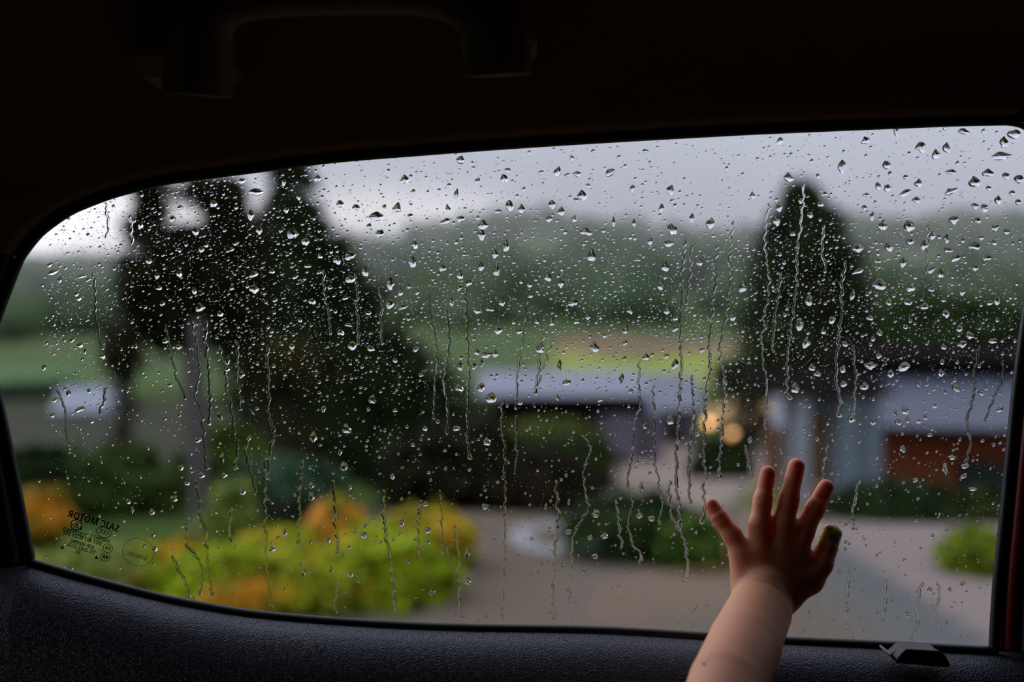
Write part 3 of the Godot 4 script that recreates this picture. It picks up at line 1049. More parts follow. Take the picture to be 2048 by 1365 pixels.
	bush("olive_bush", "dull olive bush glimpsed through the tall conifer's left side", "bush", 560, 730, 80, 36, 13.0, Color(0.060, 0.056, 0.010), Color(0.085, 0.075, 0.015), 380, 0.2)
	bush("green_tree", "dull green trees along the hill foot behind the distant cottage", "tree", 60, 800, 150, 22, 75.0, Color(0.06, 0.085, 0.045), Color(0.09, 0.12, 0.06), 420, 1.0)
	# woods on the hills, beyond counting
	var crown := Shape.new()
	lump(crown, Vector3.ZERO, Vector3(1, 1, 1), 0.5, 7)
	places = []
	colors = []
	for i in 1500:
		var d := rng.randf_range(150.0, 400.0)
		var a := rng.randf_range(-0.62, 0.62)
		var w := noise.get_noise_2d(a * 9.0, d * 0.02)
		if w < -0.15:
			continue
		var x := a * d
		var k := rng.randf_range(2.2, 5.0)
		places.append(Transform3D(Basis.from_scale(Vector3(k, k * rng.randf_range(0.8, 1.3), k)), Vector3(x, lie(x, d) + k * 0.35, -d)))
		colors.append(between(Color(0.055, 0.09, 0.04), Color(0.09, 0.12, 0.06)))
	tag(scatter("woods", crown.mesh(), M.hill, places, colors, null), "hazy woods covering the grey-green hillside", "woods", "", "stuff")

# ---------------------------------------------------------------- small fittings
func prism(s: Shape, px: Array, z0: float, z1: float, drop := Vector3.ZERO):      # an outline seen at z1, pushed back to z0
	var front := []
	var back := []
	for q in px:
		front.append(P(q.x, q.y, z1))
		back.append(P(q.x, q.y, z1) + Vector3(0, 0, z0 - z1) + drop)
	var mid := Vector3.ZERO
	for p in front:
		mid += p / front.size()
	s.flat(front, Vector3(0, 0, 1))
	s.flat(back, Vector3(0, 0, -1))
	for i in front.size():
		var j := (i + 1) % front.size()
		var e: Vector3 = front[j] - front[i]
		var out := Vector3(e.y, -e.x, 0)
		if out.dot((front[i] + front[j]) * 0.5 - mid) < 0.0:
			out = -out
		s.flat([front[i], front[j], back[j], back[i]], out)

func build_hook_and_handle():
	# the black plastic sunshade hook on the trim's shoulder
	var base := P(1840, 1330, 0.03)
	var h := thing("sunshade_hook", "small black plastic sunshade hook on the door trim below the window's right corner", "hook")
	var s := Shape.new()
	prism(s, [Vector2(1793, 1322), Vector2(1803, 1309), Vector2(1812, 1300), Vector2(1877, 1304), Vector2(1886, 1309), Vector2(1893, 1320), Vector2(1899, 1332), Vector2(1897, 1336), Vector2(1792, 1327)], 0.034, 0.044)
	obj("front_plate", s.mesh(), M.black_plastic, h)
	s = Shape.new()
	prism(s, [Vector2(1779, 1312), Vector2(1791, 1301), Vector2(1801, 1292), Vector2(1868, 1296), Vector2(1877, 1303), Vector2(1886, 1318), Vector2(1785, 1316)], 0.018, 0.026)
	obj("back_plate", s.mesh(), M.black_plastic, h)
	s = Shape.new()
	s.tube([P(1793, 1322, 0.044), P(1803, 1309, 0.044), P(1812, 1300, 0.044), P(1877, 1304, 0.044), P(1887, 1310, 0.044), P(1899, 1331, 0.044)], [0.0008, 0.0008, 0.0008, 0.0008, 0.0008, 0.0008], 6)
	obj("rim", s.mesh(), M.handle_plastic, h)
	s = Shape.new()
	prism(s, [Vector2(1779, 1310), Vector2(1783, 1308), Vector2(1793, 1319), Vector2(1789, 1323)], 0.024, 0.045)
	obj("side_clip", s.mesh(), M.handle_plastic, h)
	# the grab handle over the window
	h = thing("grab_handle", "dark brown fold-down grab handle on the headliner above the window", "handle")
	s = Shape.new()
	var path := resample([Vector2(395, 190), Vector2(402, 90), Vector2(440, 20), Vector2(540, -6), Vector2(700, -12), Vector2(860, -8), Vector2(950, 28), Vector2(990, 85), Vector2(998, 150)], 24.0)
	var pts := []
	var rad := []
	for i in path.size():
		var f := float(i) / (path.size() - 1)
		var e := smoothstep(0.26, 0.04, f) + smoothstep(0.74, 0.96, f)
		pts.append(P(path[i].x, path[i].y, 0.105 + 0.012 * sin(PI * f)))
		rad.append(0.0135 + 0.009 * e)
	s.tube(pts, rad, 16)
	obj("grip", s.mesh(), M.handle_plastic, h)
	for q in [[300, 488, -60, 188], [925, 1072, -60, 152]]:
		s = Shape.new()
		var lo := P(q[0], q[3], 0.03)
		var hi := P(q[1], q[2], 0.03)
		s.box(Vector3(lo.x, lo.y, 0.02), Vector3(hi.x, hi.y, 0.088), 0.012)
		obj("mount", s.mesh(), M.headliner, h)

# ---------------------------------------------------------------- the child's arm and hand
var bones := []        # [group, from, to, radius, radius]
var folds := []        # [point, direction, depth, width, reach]

func bone(g: int, a: Vector3, b: Vector3, ra: float, rb: float):
	bones.append([g, a, b, ra, rb])

func smin(a: float, b: float, k: float) -> float:
	var h := maxf(k - absf(a - b), 0.0) / k
	return minf(a, b) - h * h * k * 0.25

func field(p: Vector3, near: Array) -> float:
	var g := [1.0, 1.0, 1.0, 1.0, 1.0, 1.0, 1.0]
	for i in near:
		var bn: Array = bones[i]
		var a: Vector3 = bn[1]
		var ab: Vector3 = bn[2] - a
		var t := clampf((p - a).dot(ab) / ab.length_squared(), 0.0, 1.0)
		var d: float = p.distance_to(a + ab * t) - lerpf(bn[3], bn[4], t)
		var k: int = bn[0]
		g[k] = smin(g[k], d, 0.008 if k == 0 else 0.004 if k < 6 else 0.0012)
	var body: float = g[0]
	var out := body
	for k in range(1, 7):
		if g[k] < 0.9:
			out = smin(out, smin(g[k], body, 0.0065), 0.0018)
	for f in folds:
		var r: Vector3 = p - f[0]
		var l := r.length()
		if l < f[4]:
			var x: float = r.dot(f[1]) / f[3]
			out += f[2] * exp(-x * x) * smoothstep(f[4], f[4] * 0.6, l)
	return out

func surface_nets(cell: float) -> Shape:
	var lo := Vector3(9, 9, 9)
	var hi := -lo
	for b in bones:
		for e in [[b[1], b[3]], [b[2], b[4]]]:
			lo = lo.min(e[0] - Vector3.ONE * (e[1] + 3 * cell))
			hi = hi.max(e[0] + Vector3.ONE * (e[1] + 3 * cell))
	var B := 7
	var nb := Vector3i(((hi - lo) / (cell * B)).ceil())
	var nn := nb * B + Vector3i.ONE
	var val := PackedFloat32Array()
	val.resize(nn.x * nn.y * nn.z)
	val.fill(9.0)
	var blocks := []
	var half := cell * B * 0.5
	var reach := half * 1.7321 + 0.012
	for bz in nb.z:
		for by in nb.y:
			for bx in nb.x:
				var c := lo + (Vector3(bx, by, bz) * B + Vector3.ONE * B * 0.5) * cell
				var near := []
				var least := 9.0
				for i in bones.size():
					var b: Array = bones[i]
					var ab: Vector3 = b[2] - b[1]
					var t := clampf((c - b[1]).dot(ab) / ab.length_squared(), 0.0, 1.0)
					var d: float = c.distance_to(b[1] + ab * t) - lerpf(b[3], b[4], t)
					if d < reach + 0.008:
						near.append(i)
					least = minf(least, d)
				if least > reach:
					continue
				if least < -reach:
					for z in B + 1:
						for y in B + 1:
							for x in B + 1:
								val[(bz * B + z) * nn.x * nn.y + (by * B + y) * nn.x + bx * B + x] = -0.05
					continue
				blocks.append(Vector3i(bx, by, bz))
				for z in B + 1:
					for y in B + 1:
						for x in B + 1:
							var at := (bz * B + z) * nn.x * nn.y + (by * B + y) * nn.x + bx * B + x
							if val[at] > 8.0 or val[at] == -0.05:
								val[at] = field(lo + Vector3(bx * B + x, by * B + y, bz * B + z) * cell, near)
	var s := Shape.new()
	var vert := {}
	var sx := 1
	var sy := nn.x
	var sz := nn.x * nn.y
	var offs := [0, sx, sy, sx + sy, sz, sx + sz, sy + sz, sx + sy + sz]
	var corner := [Vector3(0, 0, 0), Vector3(1, 0, 0), Vector3(0, 1, 0), Vector3(1, 1, 0), Vector3(0, 0, 1), Vector3(1, 0, 1), Vector3(0, 1, 1), Vector3(1, 1, 1)]
	var edges := [[0, 1], [2, 3], [4, 5], [6, 7], [0, 2], [1, 3], [4, 6], [5, 7], [0, 4], [1, 5], [2, 6], [3, 7]]
	for bk in blocks:
		for z in B:
			for y in B:
				for x in B:
					var gx: int = bk.x * B + x
					var gy: int = bk.y * B + y
					var gz: int = bk.z * B + z
					var at := gx + gy * sy + gz * sz
					var neg := 0
					for o in offs:
						if val[at + o] < 0.0:
							neg += 1
					if neg == 0 or neg == 8:
						continue
					var sum := Vector3.ZERO
					var cnt := 0
					for e in edges:
						var v0 := val[at + offs[e[0]]]
						var v1 := val[at + offs[e[1]]]
						if (v0 < 0.0) != (v1 < 0.0):
							sum += corner[e[0]].lerp(corner[e[1]], v0 / (v0 - v1))
							cnt += 1
					var grad := Vector3(val[at + sx] - val[at] + val[at + sx + sy + sz] - val[at + sy + sz], val[at + sy] - val[at] + val[at + sx + sy + sz] - val[at + sx + sz], val[at + sz] - val[at] + val[at + sx + sy + sz] - val[at + sx + sy])
					var p := lo + (Vector3(gx, gy, gz) + sum / cnt) * cell
					vert[at] = s.add(p, grad.normalized(), Vector2.ZERO, skin_at(p))
	for at in vert:
		for ax in 3:
			var st: int = [sx, sy, sz][ax]
			var u: int = [sy, sz, sx][ax]
			var w: int = [sz, sx, sy][ax]
			if (val[at] < 0.0) != (val[at + st] < 0.0) and vert.has(at - u) and vert.has(at - w) and vert.has(at - u - w):
				var out := Vector3.ZERO
				out[ax] = 1.0 if val[at] < 0.0 else -1.0
				s.quad(vert[at], vert[at - u], vert[at - u - w], vert[at - w], out)
	s.smooth()
	return s

var tips := []
func skin_at(p: Vector3) -> Color:
	var c := Color(0.70, 0.335, 0.165)
	var n := noise.get_noise_3dv(p * 60.0)
	c = c.lerp(Color(0.62, 0.26, 0.12), 0.25 + 0.25 * n)
	for t in tips:
		c = c.lerp(Color(0.62, 0.12, 0.07), 0.7 * smoothstep(0.0115, 0.004, p.distance_to(t)))
	return c

func build_person():
	var z := 0.0125
	# fingers: little, ring, middle, index, thumb: [px, py, z, radius in px], from the knuckle to the tip
	var chains := [
		[[1484, 1108, 0.0150, 22], [1464, 1070, 0.0125, 18.5], [1440, 1037, 0.0095, 16.5], [1424, 1011, 0.0060, 14.0]],
		[[1520, 1098, 0.0165, 22.5], [1519, 1050, 0.0145, 20.5], [1525, 1003, 0.0108, 18], [1536, 947, 0.0068, 16]],
		[[1561, 1096, 0.0170, 23], [1566, 1050, 0.0150, 22], [1577, 1002, 0.0112, 19.5], [1593, 933, 0.0072, 17]],
		[[1594, 1102, 0.0170, 22], [1606, 1064, 0.0150, 21], [1630, 1018, 0.0112, 18.5], [1652, 975, 0.0070, 16.2]],
		[[1618, 1160, 0.0190, 28], [1641, 1128, 0.0185, 23], [1653, 1098, 0.0160, 19.5], [1664, 1066, 0.0125, 17.5]],
	]
	var px := 0.38e-3
	for i in 5:
		var c: Array = chains[i]
		for j in 3:
			bone(i + 1, P(c[j][0], c[j][1], c[j][2]), P(c[j + 1][0], c[j + 1][1], c[j + 1][2]), c[j][3] * px, c[j + 1][3] * px)
		if i < 4:
			tips.append(P(c[3][0], c[3][1] + 6, 0.012))
		for j in [1, 2]:
			var a := P(c[j][0], c[j][1], c[j][2])
			var b := P(c[j + 1][0], c[j + 1][1], c[j + 1][2])
			var dir := (b - a).normalized()
			folds.append([b if j == 1 else a.lerp(b, 0.42), dir, 0.0006, 0.0010, 0.012])
	# the palm
	var wl := P(1492, 1186, 0.021)
	var wr := P(1562, 1194, 0.022)
	bone(0, wl, P(1484, 1112, 0.0150), 27 * px, 23 * px)
	bone(0, wl.lerp(wr, 0.35), P(1520, 1104, 0.0165), 30 * px, 24 * px)
	bone(0, wl.lerp(wr, 0.7), P(1560, 1102, 0.0170), 31 * px, 24 * px)
	bone(0, wr, P(1593, 1108, 0.0170), 30 * px, 23 * px)
	bone(0, wr, P(1614, 1156, 0.0190), 33 * px, 28 * px)
	# the wrist and the forearm, coming back towards the viewer
	bone(6, P(1528, 1180, 0.025), P(1519, 1222, 0.036), 50 * px, 61 * px)
	bone(6, P(1519, 1222, 0.036), P(1489, 1290, 0.072), 61 * px, 66 * px)
	bone(6, P(1489, 1290, 0.072), P(1453, 1372, 0.118), 66 * px, 65 * px)
	bone(6, P(1453, 1372, 0.118), P(1408, 1560, 0.19), 65 * px, 74 * px)
	bone(6, P(1408, 1560, 0.19), P(1375, 1700, 0.235), 74 * px, 80 * px)
	folds.append([P(1515, 1192, 0.034), (P(1488, 1290, 0.066) - P(1526, 1192, 0.026)).normalized(), 0.0007, 0.0015, 0.034])
	var child := thing("person", "small child's bare left arm with its spread hand pressed on the wet glass", "person")
	var arm := obj("arm", surface_nets(0.0017).mesh(), M.skin, child)
	tag(arm, "bare forearm and spread hand with reddened fingertips")
	# finger nails, each a small curved plate on the back of its finger
	for i in 4:
		var c: Array = chains[i]
		var a := P(c[2][0], c[2][1], c[2][2])
		var b := P(c[3][0], c[3][1], c[3][2])
		var y := (b - a).normalized()
		var r: float = c[3][3] * px
		var x := y.cross(Vector3(0, 0, 1)).normalized()
		var n := x.cross(y)
		var s := Shape.new()
		for u in 9:
			for v in 9:
				var fu := u / 4.0 - 1.0
				var fv := v / 4.0 - 1.0
				var th := fu * 0.78 * sqrt(1.0 - 0.35 * fv * fv)
				var k := r * (1.015 if absf(fu) < 0.99 and absf(fv) < 0.99 else 0.93) * (1.0 - 0.10 * maxf(fv, 0.0) * fv)
				s.add(b + y * (r * (0.10 + 0.50 * fv)) + x * sin(th) * k + n * cos(th) * k, Vector3.ZERO)
		for u in 8:
			for v in 8:
				s.quad(u * 9 + v, u * 9 + v + 1, u * 9 + v + 10, u * 9 + v + 9, n)
		s.smooth()
		obj("fingernail", s.mesh(), M.nail, arm)
	# a few small scratches on the forearm
	var sc := Shape.new()
	for q in [[1409, 1330, 0.0012], [1406, 1325, 0.0006], [1415, 1324, 0.0006], [1424, 1312, 0.0005], [1414, 1319, 0.0004]]:
		var p := on_skin(q[0], q[1])
		lump(sc, p, Vector3(q[2], q[2] * 0.8, q[2] * 0.6), 0.2, 4)
	tag(obj("scratch", sc.mesh(), M.scab, arm), "small dark red scratches")
	# the rest of the arm below the picture: elbow into a short sleeve
	var sl := Shape.new()
	sl.tube([P(1385, 1640, 0.21), P(1370, 1700, 0.24), P(1350, 1760, 0.30)], [0.037, 0.040, 0.046], 16)
	obj("sleeve", sl.mesh(), M.sleeve, child)
	# the printed plaster on the thumb
	var im := Image.create_empty(256, 128, false, Image.FORMAT_RGB8)
	im.fill(lin(0.95, 0.78, 0.016))
	for q in [[150, 62, 20, 0], [40, 92, 17, 1], [70, 24, 22, 2], [118, 14, 14, 3], [186, 22, 20, 2], [224, 84, 18, 1], [86, 66, 11, 3], [10, 40, 16, 2], [196, 112, 12, 3], [246, 20, 12, 3]]:
		for yy in 128:
			for xx in 256:
				var l: float = Vector2(xx, yy).distance_to(Vector2(q[0], q[1])) / q[2]
				if l < 1.0:
					var col: Color = [lin(0.52, 0.40, 0.58), lin(0.70, 0.50, 0.52), lin(0.58, 0.26, 0.26), lin(0.46, 0.34, 0.42)][q[3]]
					im.set_pixel(xx, yy, lin(0.10, 0.06, 0.03) if l > 0.86 else col)
	var m := mat("plaster", Color.WHITE, 0.4, 0.5)
	m.albedo_texture = ImageTexture.create_from_image(im)
	var bs := Shape.new()
	var t0 := P(1650.5, 1104, 0.0163)
	var t1 := P(1667, 1056, 0.0112)
	var y := (t1 - t0).normalized()
	var x := y.cross(Vector3(0, 0, 1)).normalized()
	var n := x.cross(y)
	for i in 13:
		var f := i / 12.0
		var q := f * (t1 - t0).length()
		var r := lerpf(19.8, 18.0, f) * px + 0.0007
		if i == 0 or i == 12:
			r -= 0.0007
		if f > 0.8:
			r *= sqrt(1.0 - pow((f - 0.8) / 0.42, 2.0))
		for j in 37:
			var th := TAU * j / 36.0
			var d := x * sin(th) + n * cos(th)
			bs.add(t0 + y * q + d * r, d, Vector2(fposmod(j / 36.0 + 0.58, 1.0) if j < 36 else 0.58, 1.0 - f))
	for i in 12:
		for j in 36:
			var a := i * 37 + j
			bs.quad(a, a + 1, a + 38, a + 37, bs.n[a] + bs.n[a + 1])
	# u runs on past one, so that the seam stays a seam
	for i in 13:
		for j in 37:
			bs.t[i * 37 + j] = Vector2(j / 36.0 + 0.58, 1.0 - i / 12.0)
	var band := thing("adhesive_bandage", "yellow sticking plaster with printed dots wrapped round the tip of the child's thumb", "bandage")
	bs.smooth()
	tag(obj("wrap", bs.mesh(), m, band), "yellow wrap printed with pink, white and dark dots")
	var pad := Shape.new()
	pad.tube([t0 - y * 0.0004, t0 + y * 0.0012], [0.0080, 0.0081], 20)
	obj("gauze_edge", pad.mesh(), M.skin, band)

func on_skin(px: float, py: float) -> Vector3:
	var all := range(bones.size())
	var zz := 0.2
	while zz > 0.0:
		var p := P(px, py, zz)
		if field(p, all) < 0.0002:
			return p
		zz -= 0.0006
	return P(px, py, 0.05)

# ---------------------------------------------------------------- rain on the glass
const GLASS := -0.00408

func drop_mesh(w: float, h: float, tilt: float, sd: int, rings := 5, seg := 26, ragged := 1.0) -> ArrayMesh:
	# a flat-backed drop of water hanging on the outer face: w and h in metres
	var r := RandomNumberGenerator.new()
	r.seed = sd
	var ph := []
	var am := []
	for k in range(2, 7):
		ph.append(r.randf() * TAU)
		am.append(r.randf_range(0.25, 1.0) * ragged * [0.16, 0.13, 0.085, 0.05, 0.035][k - 2])
	var low := minf(w, h) * 0.5
	var tall := low * r.randf_range(0.50, 0.66)
	var sag := r.randf_range(0.0, 0.16)
	var s := Shape.new()
	var edge := []
	for j in seg:
		var th := TAU * j / seg
		var e := 1.0
		for k in range(2, 7):
			e += am[k - 2] * cos(k * th + ph[k - 2])
		var p := Vector2(cos(th) * w * 0.5, sin(th) * h * 0.5) * e
		if p.y > 0.0:
			p.x *= 1.0 - 0.35 * ragged * clampf(p.y / h * 2.0, 0.0, 1.0)
		edge.append(p.rotated(tilt))
	var top := s.add(Vector3(0, -sag * h * 0.5, -tall), Vector3(0, 0, -1))
	for i in range(1, rings + 1):
		var f := sin(PI * 0.5 * i / rings)
		for j in seg:
			var p: Vector2 = edge[j] * f
			var z := -tall * (1.0 - f * f)
			s.add(Vector3(p.x, p.y - sag * h * 0.5 * (1.0 - f), z))
	for j in seg:
		s.tri(top, 1 + j, 1 + (j + 1) % seg, Vector3(0, 0, -1))
	for i in rings - 1:
		for j in seg:
			var a := 1 + i * seg + j
			var b := 1 + i * seg + (j + 1) % seg
			s.quad(a, b, b + seg, a + seg, Vector3(0, 0, -1))
	s.smooth()
	var mid := s.add(Vector3(0, 0, 0), Vector3(0, 0, 1))
	var first := s.v.size()
	for j in seg:
		s.add(Vector3(edge[j].x, edge[j].y, 0), Vector3(0, 0, 1))
	for j in seg:
		s.tri(mid, first + j, first + (j + 1) % seg, Vector3(0, 0, 1))
	return s.mesh()

func trail_mesh(pts: Array, origin: Vector3, sd: int) -> ArrayMesh:
	# a runnel: a low, wavering ridge of water with a flat back, pts in pixels from the top down
	var r := RandomNumberGenerator.new()
	r.seed = sd
	var ctl := []
	for p in pts:
		ctl.append(Vector2(p[0], p[1]))
	var line := resample(ctl, 3.5)
	var k := line.size()
	var s := Shape.new()
	var across := 7
	var wide := r.randf_range(1.9, 3.1)
	var ph := r.randf() * 100.0
	for i in k:
		var f := float(i) / (k - 1)
		var q: Vector2 = line[i]
		q.x += 4.6 * noise.get_noise_2d(q.y * 0.052, ph) + 3.0 * noise.get_noise_2d(q.y * 0.12, ph + 70.0) + 3.0 * noise.get_noise_2d(q.y * 0.02, ph + 40.0)
		line[i] = q
	for i in k:
		var f := float(i) / (k - 1)
		var d: Vector2 = (line[mini(i + 1, k - 1)] - line[maxi(i - 1, 0)]).normalized()
		var nrm := Vector2(-d.y, d.x)
		var w := wide * (1.0 + 0.5 * noise.get_noise_2d(i * 0.22, ph + 9.0)) * smoothstep(0.0, 0.03, f + 0.008) * (1.0 + 0.9 * exp(-pow((f - 0.985) / 0.02, 2.0)))
		if i == k - 1:
			w *= 0.25
		for j in across:
			var u := j / (across - 1.0) * 2.0 - 1.0
			var q: Vector2 = line[i] + nrm * w * u
			var p := P(q.x, q.y, GLASS) - origin
			p.z = -(1.0 - u * u) * w * 0.387e-3 * 0.46
			s.add(p)
	for i in k - 1:
		for j in across - 1:
			var a := i * across + j
			s.quad(a, a + 1, a + across + 1, a + across, Vector3(0, 0, -1))
	s.smooth()
	var first := s.v.size()
	for i in k:
		for j in [0, across - 1]:
			s.add(Vector3(s.v[i * across + j].x, s.v[i * across + j].y, 0), Vector3(0, 0, 1))
	for i in k - 1:
		var a := first + i * 2
		s.quad(a, a + 1, a + 3, a + 2, Vector3(0, 0, 1))
	return s.mesh()

var taken := {}
func free_spot(x: float, y: float, r: float) -> bool:
	var cx := int(floor(x / 24.0))
	var cy := int(floor(y / 24.0))
	for i in range(cx - 2, cx + 3):
		for j in range(cy - 2, cy + 3):
			if taken.has(Vector2i(i, j)):
				for q in taken[Vector2i(i, j)]:
					if Vector2(q.x, q.y).distance_to(Vector2(x, y)) < (q.z + r):
						return false
	return true

func take(x: float, y: float, r: float):
	var key := Vector2i(int(floor(x / 24.0)), int(floor(y / 24.0)))
	if not taken.has(key):
		taken[key] = []
	taken[key].append(Vector3(x, y, r))

var ordinals := ["first", "second", "third", "fourth", "fifth", "sixth", "seventh", "eighth", "ninth", "tenth", "eleventh", "twelfth"]

func drops(zone: String, list: Array):
	# sorted from the left, so that each can be counted out among its like
	var kinds := {}
	for q in list:
		var x: float = q[0]
		var y: float = q[1]
		var w: float = q[2]
		var h: float = q[3]
		var big := "large" if w * h > 320.0 else "medium" if w * h > 170.0 else "small"
		var form := "tall" if h > w * 1.35 else "broad" if w > h * 1.3 else "rounded"
		var key := big + " " + form
		if not kinds.has(key):
			kinds[key] = []
		kinds[key].append(Vector4(x, y, w, h))
	for key in kinds:
		var row: Array = kinds[key]
		row.sort_custom(func(a, b): return a.x < b.x)
		for i in row.size():
			var q: Vector4 = row[i]
			var label: String
			if row.size() == 1:
				label = "the only %s raindrop %s" % [key, zone]
			elif i < 12:
				label = "%s raindrop %s, %s from the left" % [key, zone, ordinals[i]]
			else:
				label = "%s raindrop %s, %s from the right" % [key, zone, ordinals[row.size() - 1 - i]]
			if not free_spot(q.x, q.y, minf(q.z, q.w) * 0.38):
				continue
			take(q.x, q.y, maxf(q.z, q.w) * 0.5)
			var m := drop_mesh(q.z * 0.387e-3, q.w * 0.387e-3, deg_to_rad(rng.randf_range(-6, 30)) if q.z > q.w else deg_to_rad(rng.randf_range(-14, 8)), int(q.x * 7 + q.y * 13))
			var o := obj("raindrop", m, M.water)
			o.position = P(q.x, q.y, GLASS)
			tag(o, label, "raindrop", "raindrops on the glass " + zone)

func trail(where: String, pts: Array):
	var o := P(pts[0][0], pts[0][1], GLASS)
	for i in pts.size() - 1:
		var n := int(Vector2(pts[i][0], pts[i][1]).distance_to(Vector2(pts[i + 1][0], pts[i + 1][1])) / 8.0) + 1
		for j in n:
			take(lerpf(pts[i][0], pts[i + 1][0], float(j) / n), lerpf(pts[i][1], pts[i + 1][1], float(j) / n), 3.0)
	var t := obj("rain_runnel", trail_mesh(pts, o, int(pts[0][0] * 3 + pts[0][1])), M.water)
	t.position = o
	tag(t, "rain runnel " + where, "water runnel", "runnels of rain down the glass")

func build_rain():
	drops("against the pale sky at the right end", [[1560, 282, 13, 16], [1731, 281, 20, 14], [1792, 262, 12, 20], [1842, 294, 24, 20], [1872, 309, 20, 18], [1893, 296, 15, 22], [2008, 285, 18, 24], [2028, 268, 30, 18], [2002, 312, 40, 17], [1927, 263, 26, 12], [1891, 255, 14, 10], [1684, 333, 18, 26], [1773, 330, 20, 16], [1577, 355, 20, 18], [1636, 352, 10, 10], [1949, 364, 24, 22], [1976, 346, 24, 16], [2012, 352, 16, 14], [2038, 358, 18, 20], [1902, 344, 24, 10], [1901, 383, 24, 14], [1960, 374, 14, 8], [1977, 376, 10, 10], [2024, 386, 14, 10], [1756, 372, 14, 14], [1775, 376, 18, 14], [1810, 386, 26, 12], [1837, 366, 16, 16], [1780, 347, 10, 9], [1811, 354, 12, 9], [1733, 390, 14, 9]])
	drops("around the pointed tree's tip", [[1558, 415, 16, 18], [1552, 442, 16, 20], [1641, 409, 14, 12], [1650, 388, 14, 8], [1729, 415, 12, 10], [1714, 496, 24, 20], [1620, 430, 12, 14], [1585, 468, 12, 10], [1600, 402, 8, 12]])
	drops("along the right-hand hill crest", [[1833, 400, 16, 14], [1950, 412, 16, 12], [1969, 416, 18, 16], [1996, 400, 16, 16], [2036, 404, 12, 12], [1744, 433, 10, 18], [1765, 451, 20, 22], [1818, 452, 22, 26], [1907, 440, 22, 16], [1955, 441, 14, 14], [1906, 454, 14, 8], [1990, 456, 16, 14], [2012, 464, 14, 12], [1865, 471, 14, 16], [1878, 474, 9, 10], [1893, 477, 12, 18], [1820, 483, 16, 16]])
	drops("in front of the green hillside at the right", [[1777, 494, 22, 18], [1848, 490, 16, 18], [1896, 500, 18, 14], [1948, 492, 26, 18], [1962, 476, 14, 9], [1988, 485, 12, 12], [1912, 516, 20, 14], [1974, 516, 18, 12], [1806, 525, 14, 22], [1756, 522, 12, 10], [1863, 540, 18, 10], [1882, 546, 14, 20], [1950, 535, 12, 16], [1716, 543, 24, 10], [1758, 569, 32, 22], [1822, 574, 18, 20], [1862, 579, 12, 12], [1777, 604, 12, 16], [1816, 604, 20, 12], [1848, 613, 18, 16], [1891, 627, 16, 18], [1925, 584, 14, 12], [1994, 600, 14, 20], [1994, 640, 8, 10], [1919, 657, 14, 14], [1887, 600, 12, 9], [1980, 606, 12, 10], [1740, 636, 14, 12], [1759, 665, 14, 14], [1810, 654, 12, 10], [1746, 678, 10, 10]])
	drops("in front of the dark pointed tree", [[1599, 648, 20, 24], [1647, 662, 12, 14], [1613, 685, 16, 24], [1690, 688, 12, 14], [1618, 601, 18, 20], [1705, 590, 10, 22], [1664, 640, 16, 14], [1624, 735, 16, 14], [1635, 748, 14, 12], [1686, 738, 14, 16], [1590, 776, 20, 20], [1687, 768, 14, 14]])
	drops("over the dark roof at the right", [[1939, 671, 18, 16], [1924, 688, 22, 14], [1986, 682, 20, 12], [1887, 694, 12, 12], [1740, 731, 22, 18], [1808, 733, 24, 20], [1757, 712, 12, 12], [1884, 724, 10, 12], [1882, 746, 12, 16], [1781, 747, 14, 18], [1729, 773, 18, 16]])
	drops("over the blue-grey metal roof", [[1912, 776, 16, 18], [1892, 783, 8, 12], [1962, 786, 14, 12], [1810, 821, 16, 16], [1791, 826, 8, 12], [1797, 844, 14, 14], [1747, 843, 12, 14], [1852, 834, 12, 10], [1838, 843, 10, 9], [2000, 819, 16, 10], [1703, 838, 16, 16], [1838, 768, 10, 12], [1815, 840, 10, 12], [1870, 812, 8, 10]])
	drops("over the red-brown brick wall", [[1805, 898, 14, 14], [1890, 937, 14, 24], [1904, 915, 14, 12], [1930, 932, 16, 12], [1928, 952, 14, 10], [1945, 978, 16, 10], [1860, 870, 12, 8], [1830, 960, 10, 12]])
	drops("against the pale sky in the middle", [[921, 320, 16, 18], [809, 359, 18, 18], [1008, 357, 18, 16], [955, 362, 10, 14], [1115, 344, 16, 20], [1154, 348, 16, 12], [1082, 345, 14, 8], [1015, 341, 14, 10], [1134, 350, 14, 7], [1176, 371, 12, 8], [1164, 391, 20, 20], [774, 311, 12, 10], [1144, 316, 10, 10], [1220, 345, 20, 16], [1291, 302, 14, 8], [1238, 314, 10, 8], [1265, 377, 12, 14], [1341, 380, 14, 22], [1344, 402, 10, 9], [1384, 436, 10, 20], [1505, 391, 12, 14], [898, 370, 11, 7], [826, 383, 12, 8], [1186, 302, 10, 8]])
	drops("against the bright break in the cloud", [[1019, 411, 18, 20], [794, 416, 18, 20], [752, 433, 28, 20], [769, 415, 10, 12], [913, 390, 10, 26], [896, 418, 10, 18], [712, 415, 16, 14], [1104, 409, 14, 18], [996, 423, 16, 8], [1043, 418, 16, 16], [635, 357, 14, 14], [680, 408, 18, 14], [738, 452, 10, 12], [820, 432, 12, 10]])
	drops("along the middle hill crest", [[1122, 423, 16, 16], [890, 443, 20, 12], [921, 438, 16, 14], [966, 450, 22, 18], [963, 469, 18, 20], [1012, 492, 14, 22], [760, 467, 16, 18], [1172, 464, 26, 14], [1098, 438, 14, 12], [1148, 438, 12, 12], [1323, 416, 12, 16], [1344, 459, 22, 22], [1421, 447, 18, 22], [1268, 446, 8, 16], [1227, 444, 8, 18], [1337, 487, 20, 14], [1300, 483, 12, 14], [1152, 400, 10, 9]])
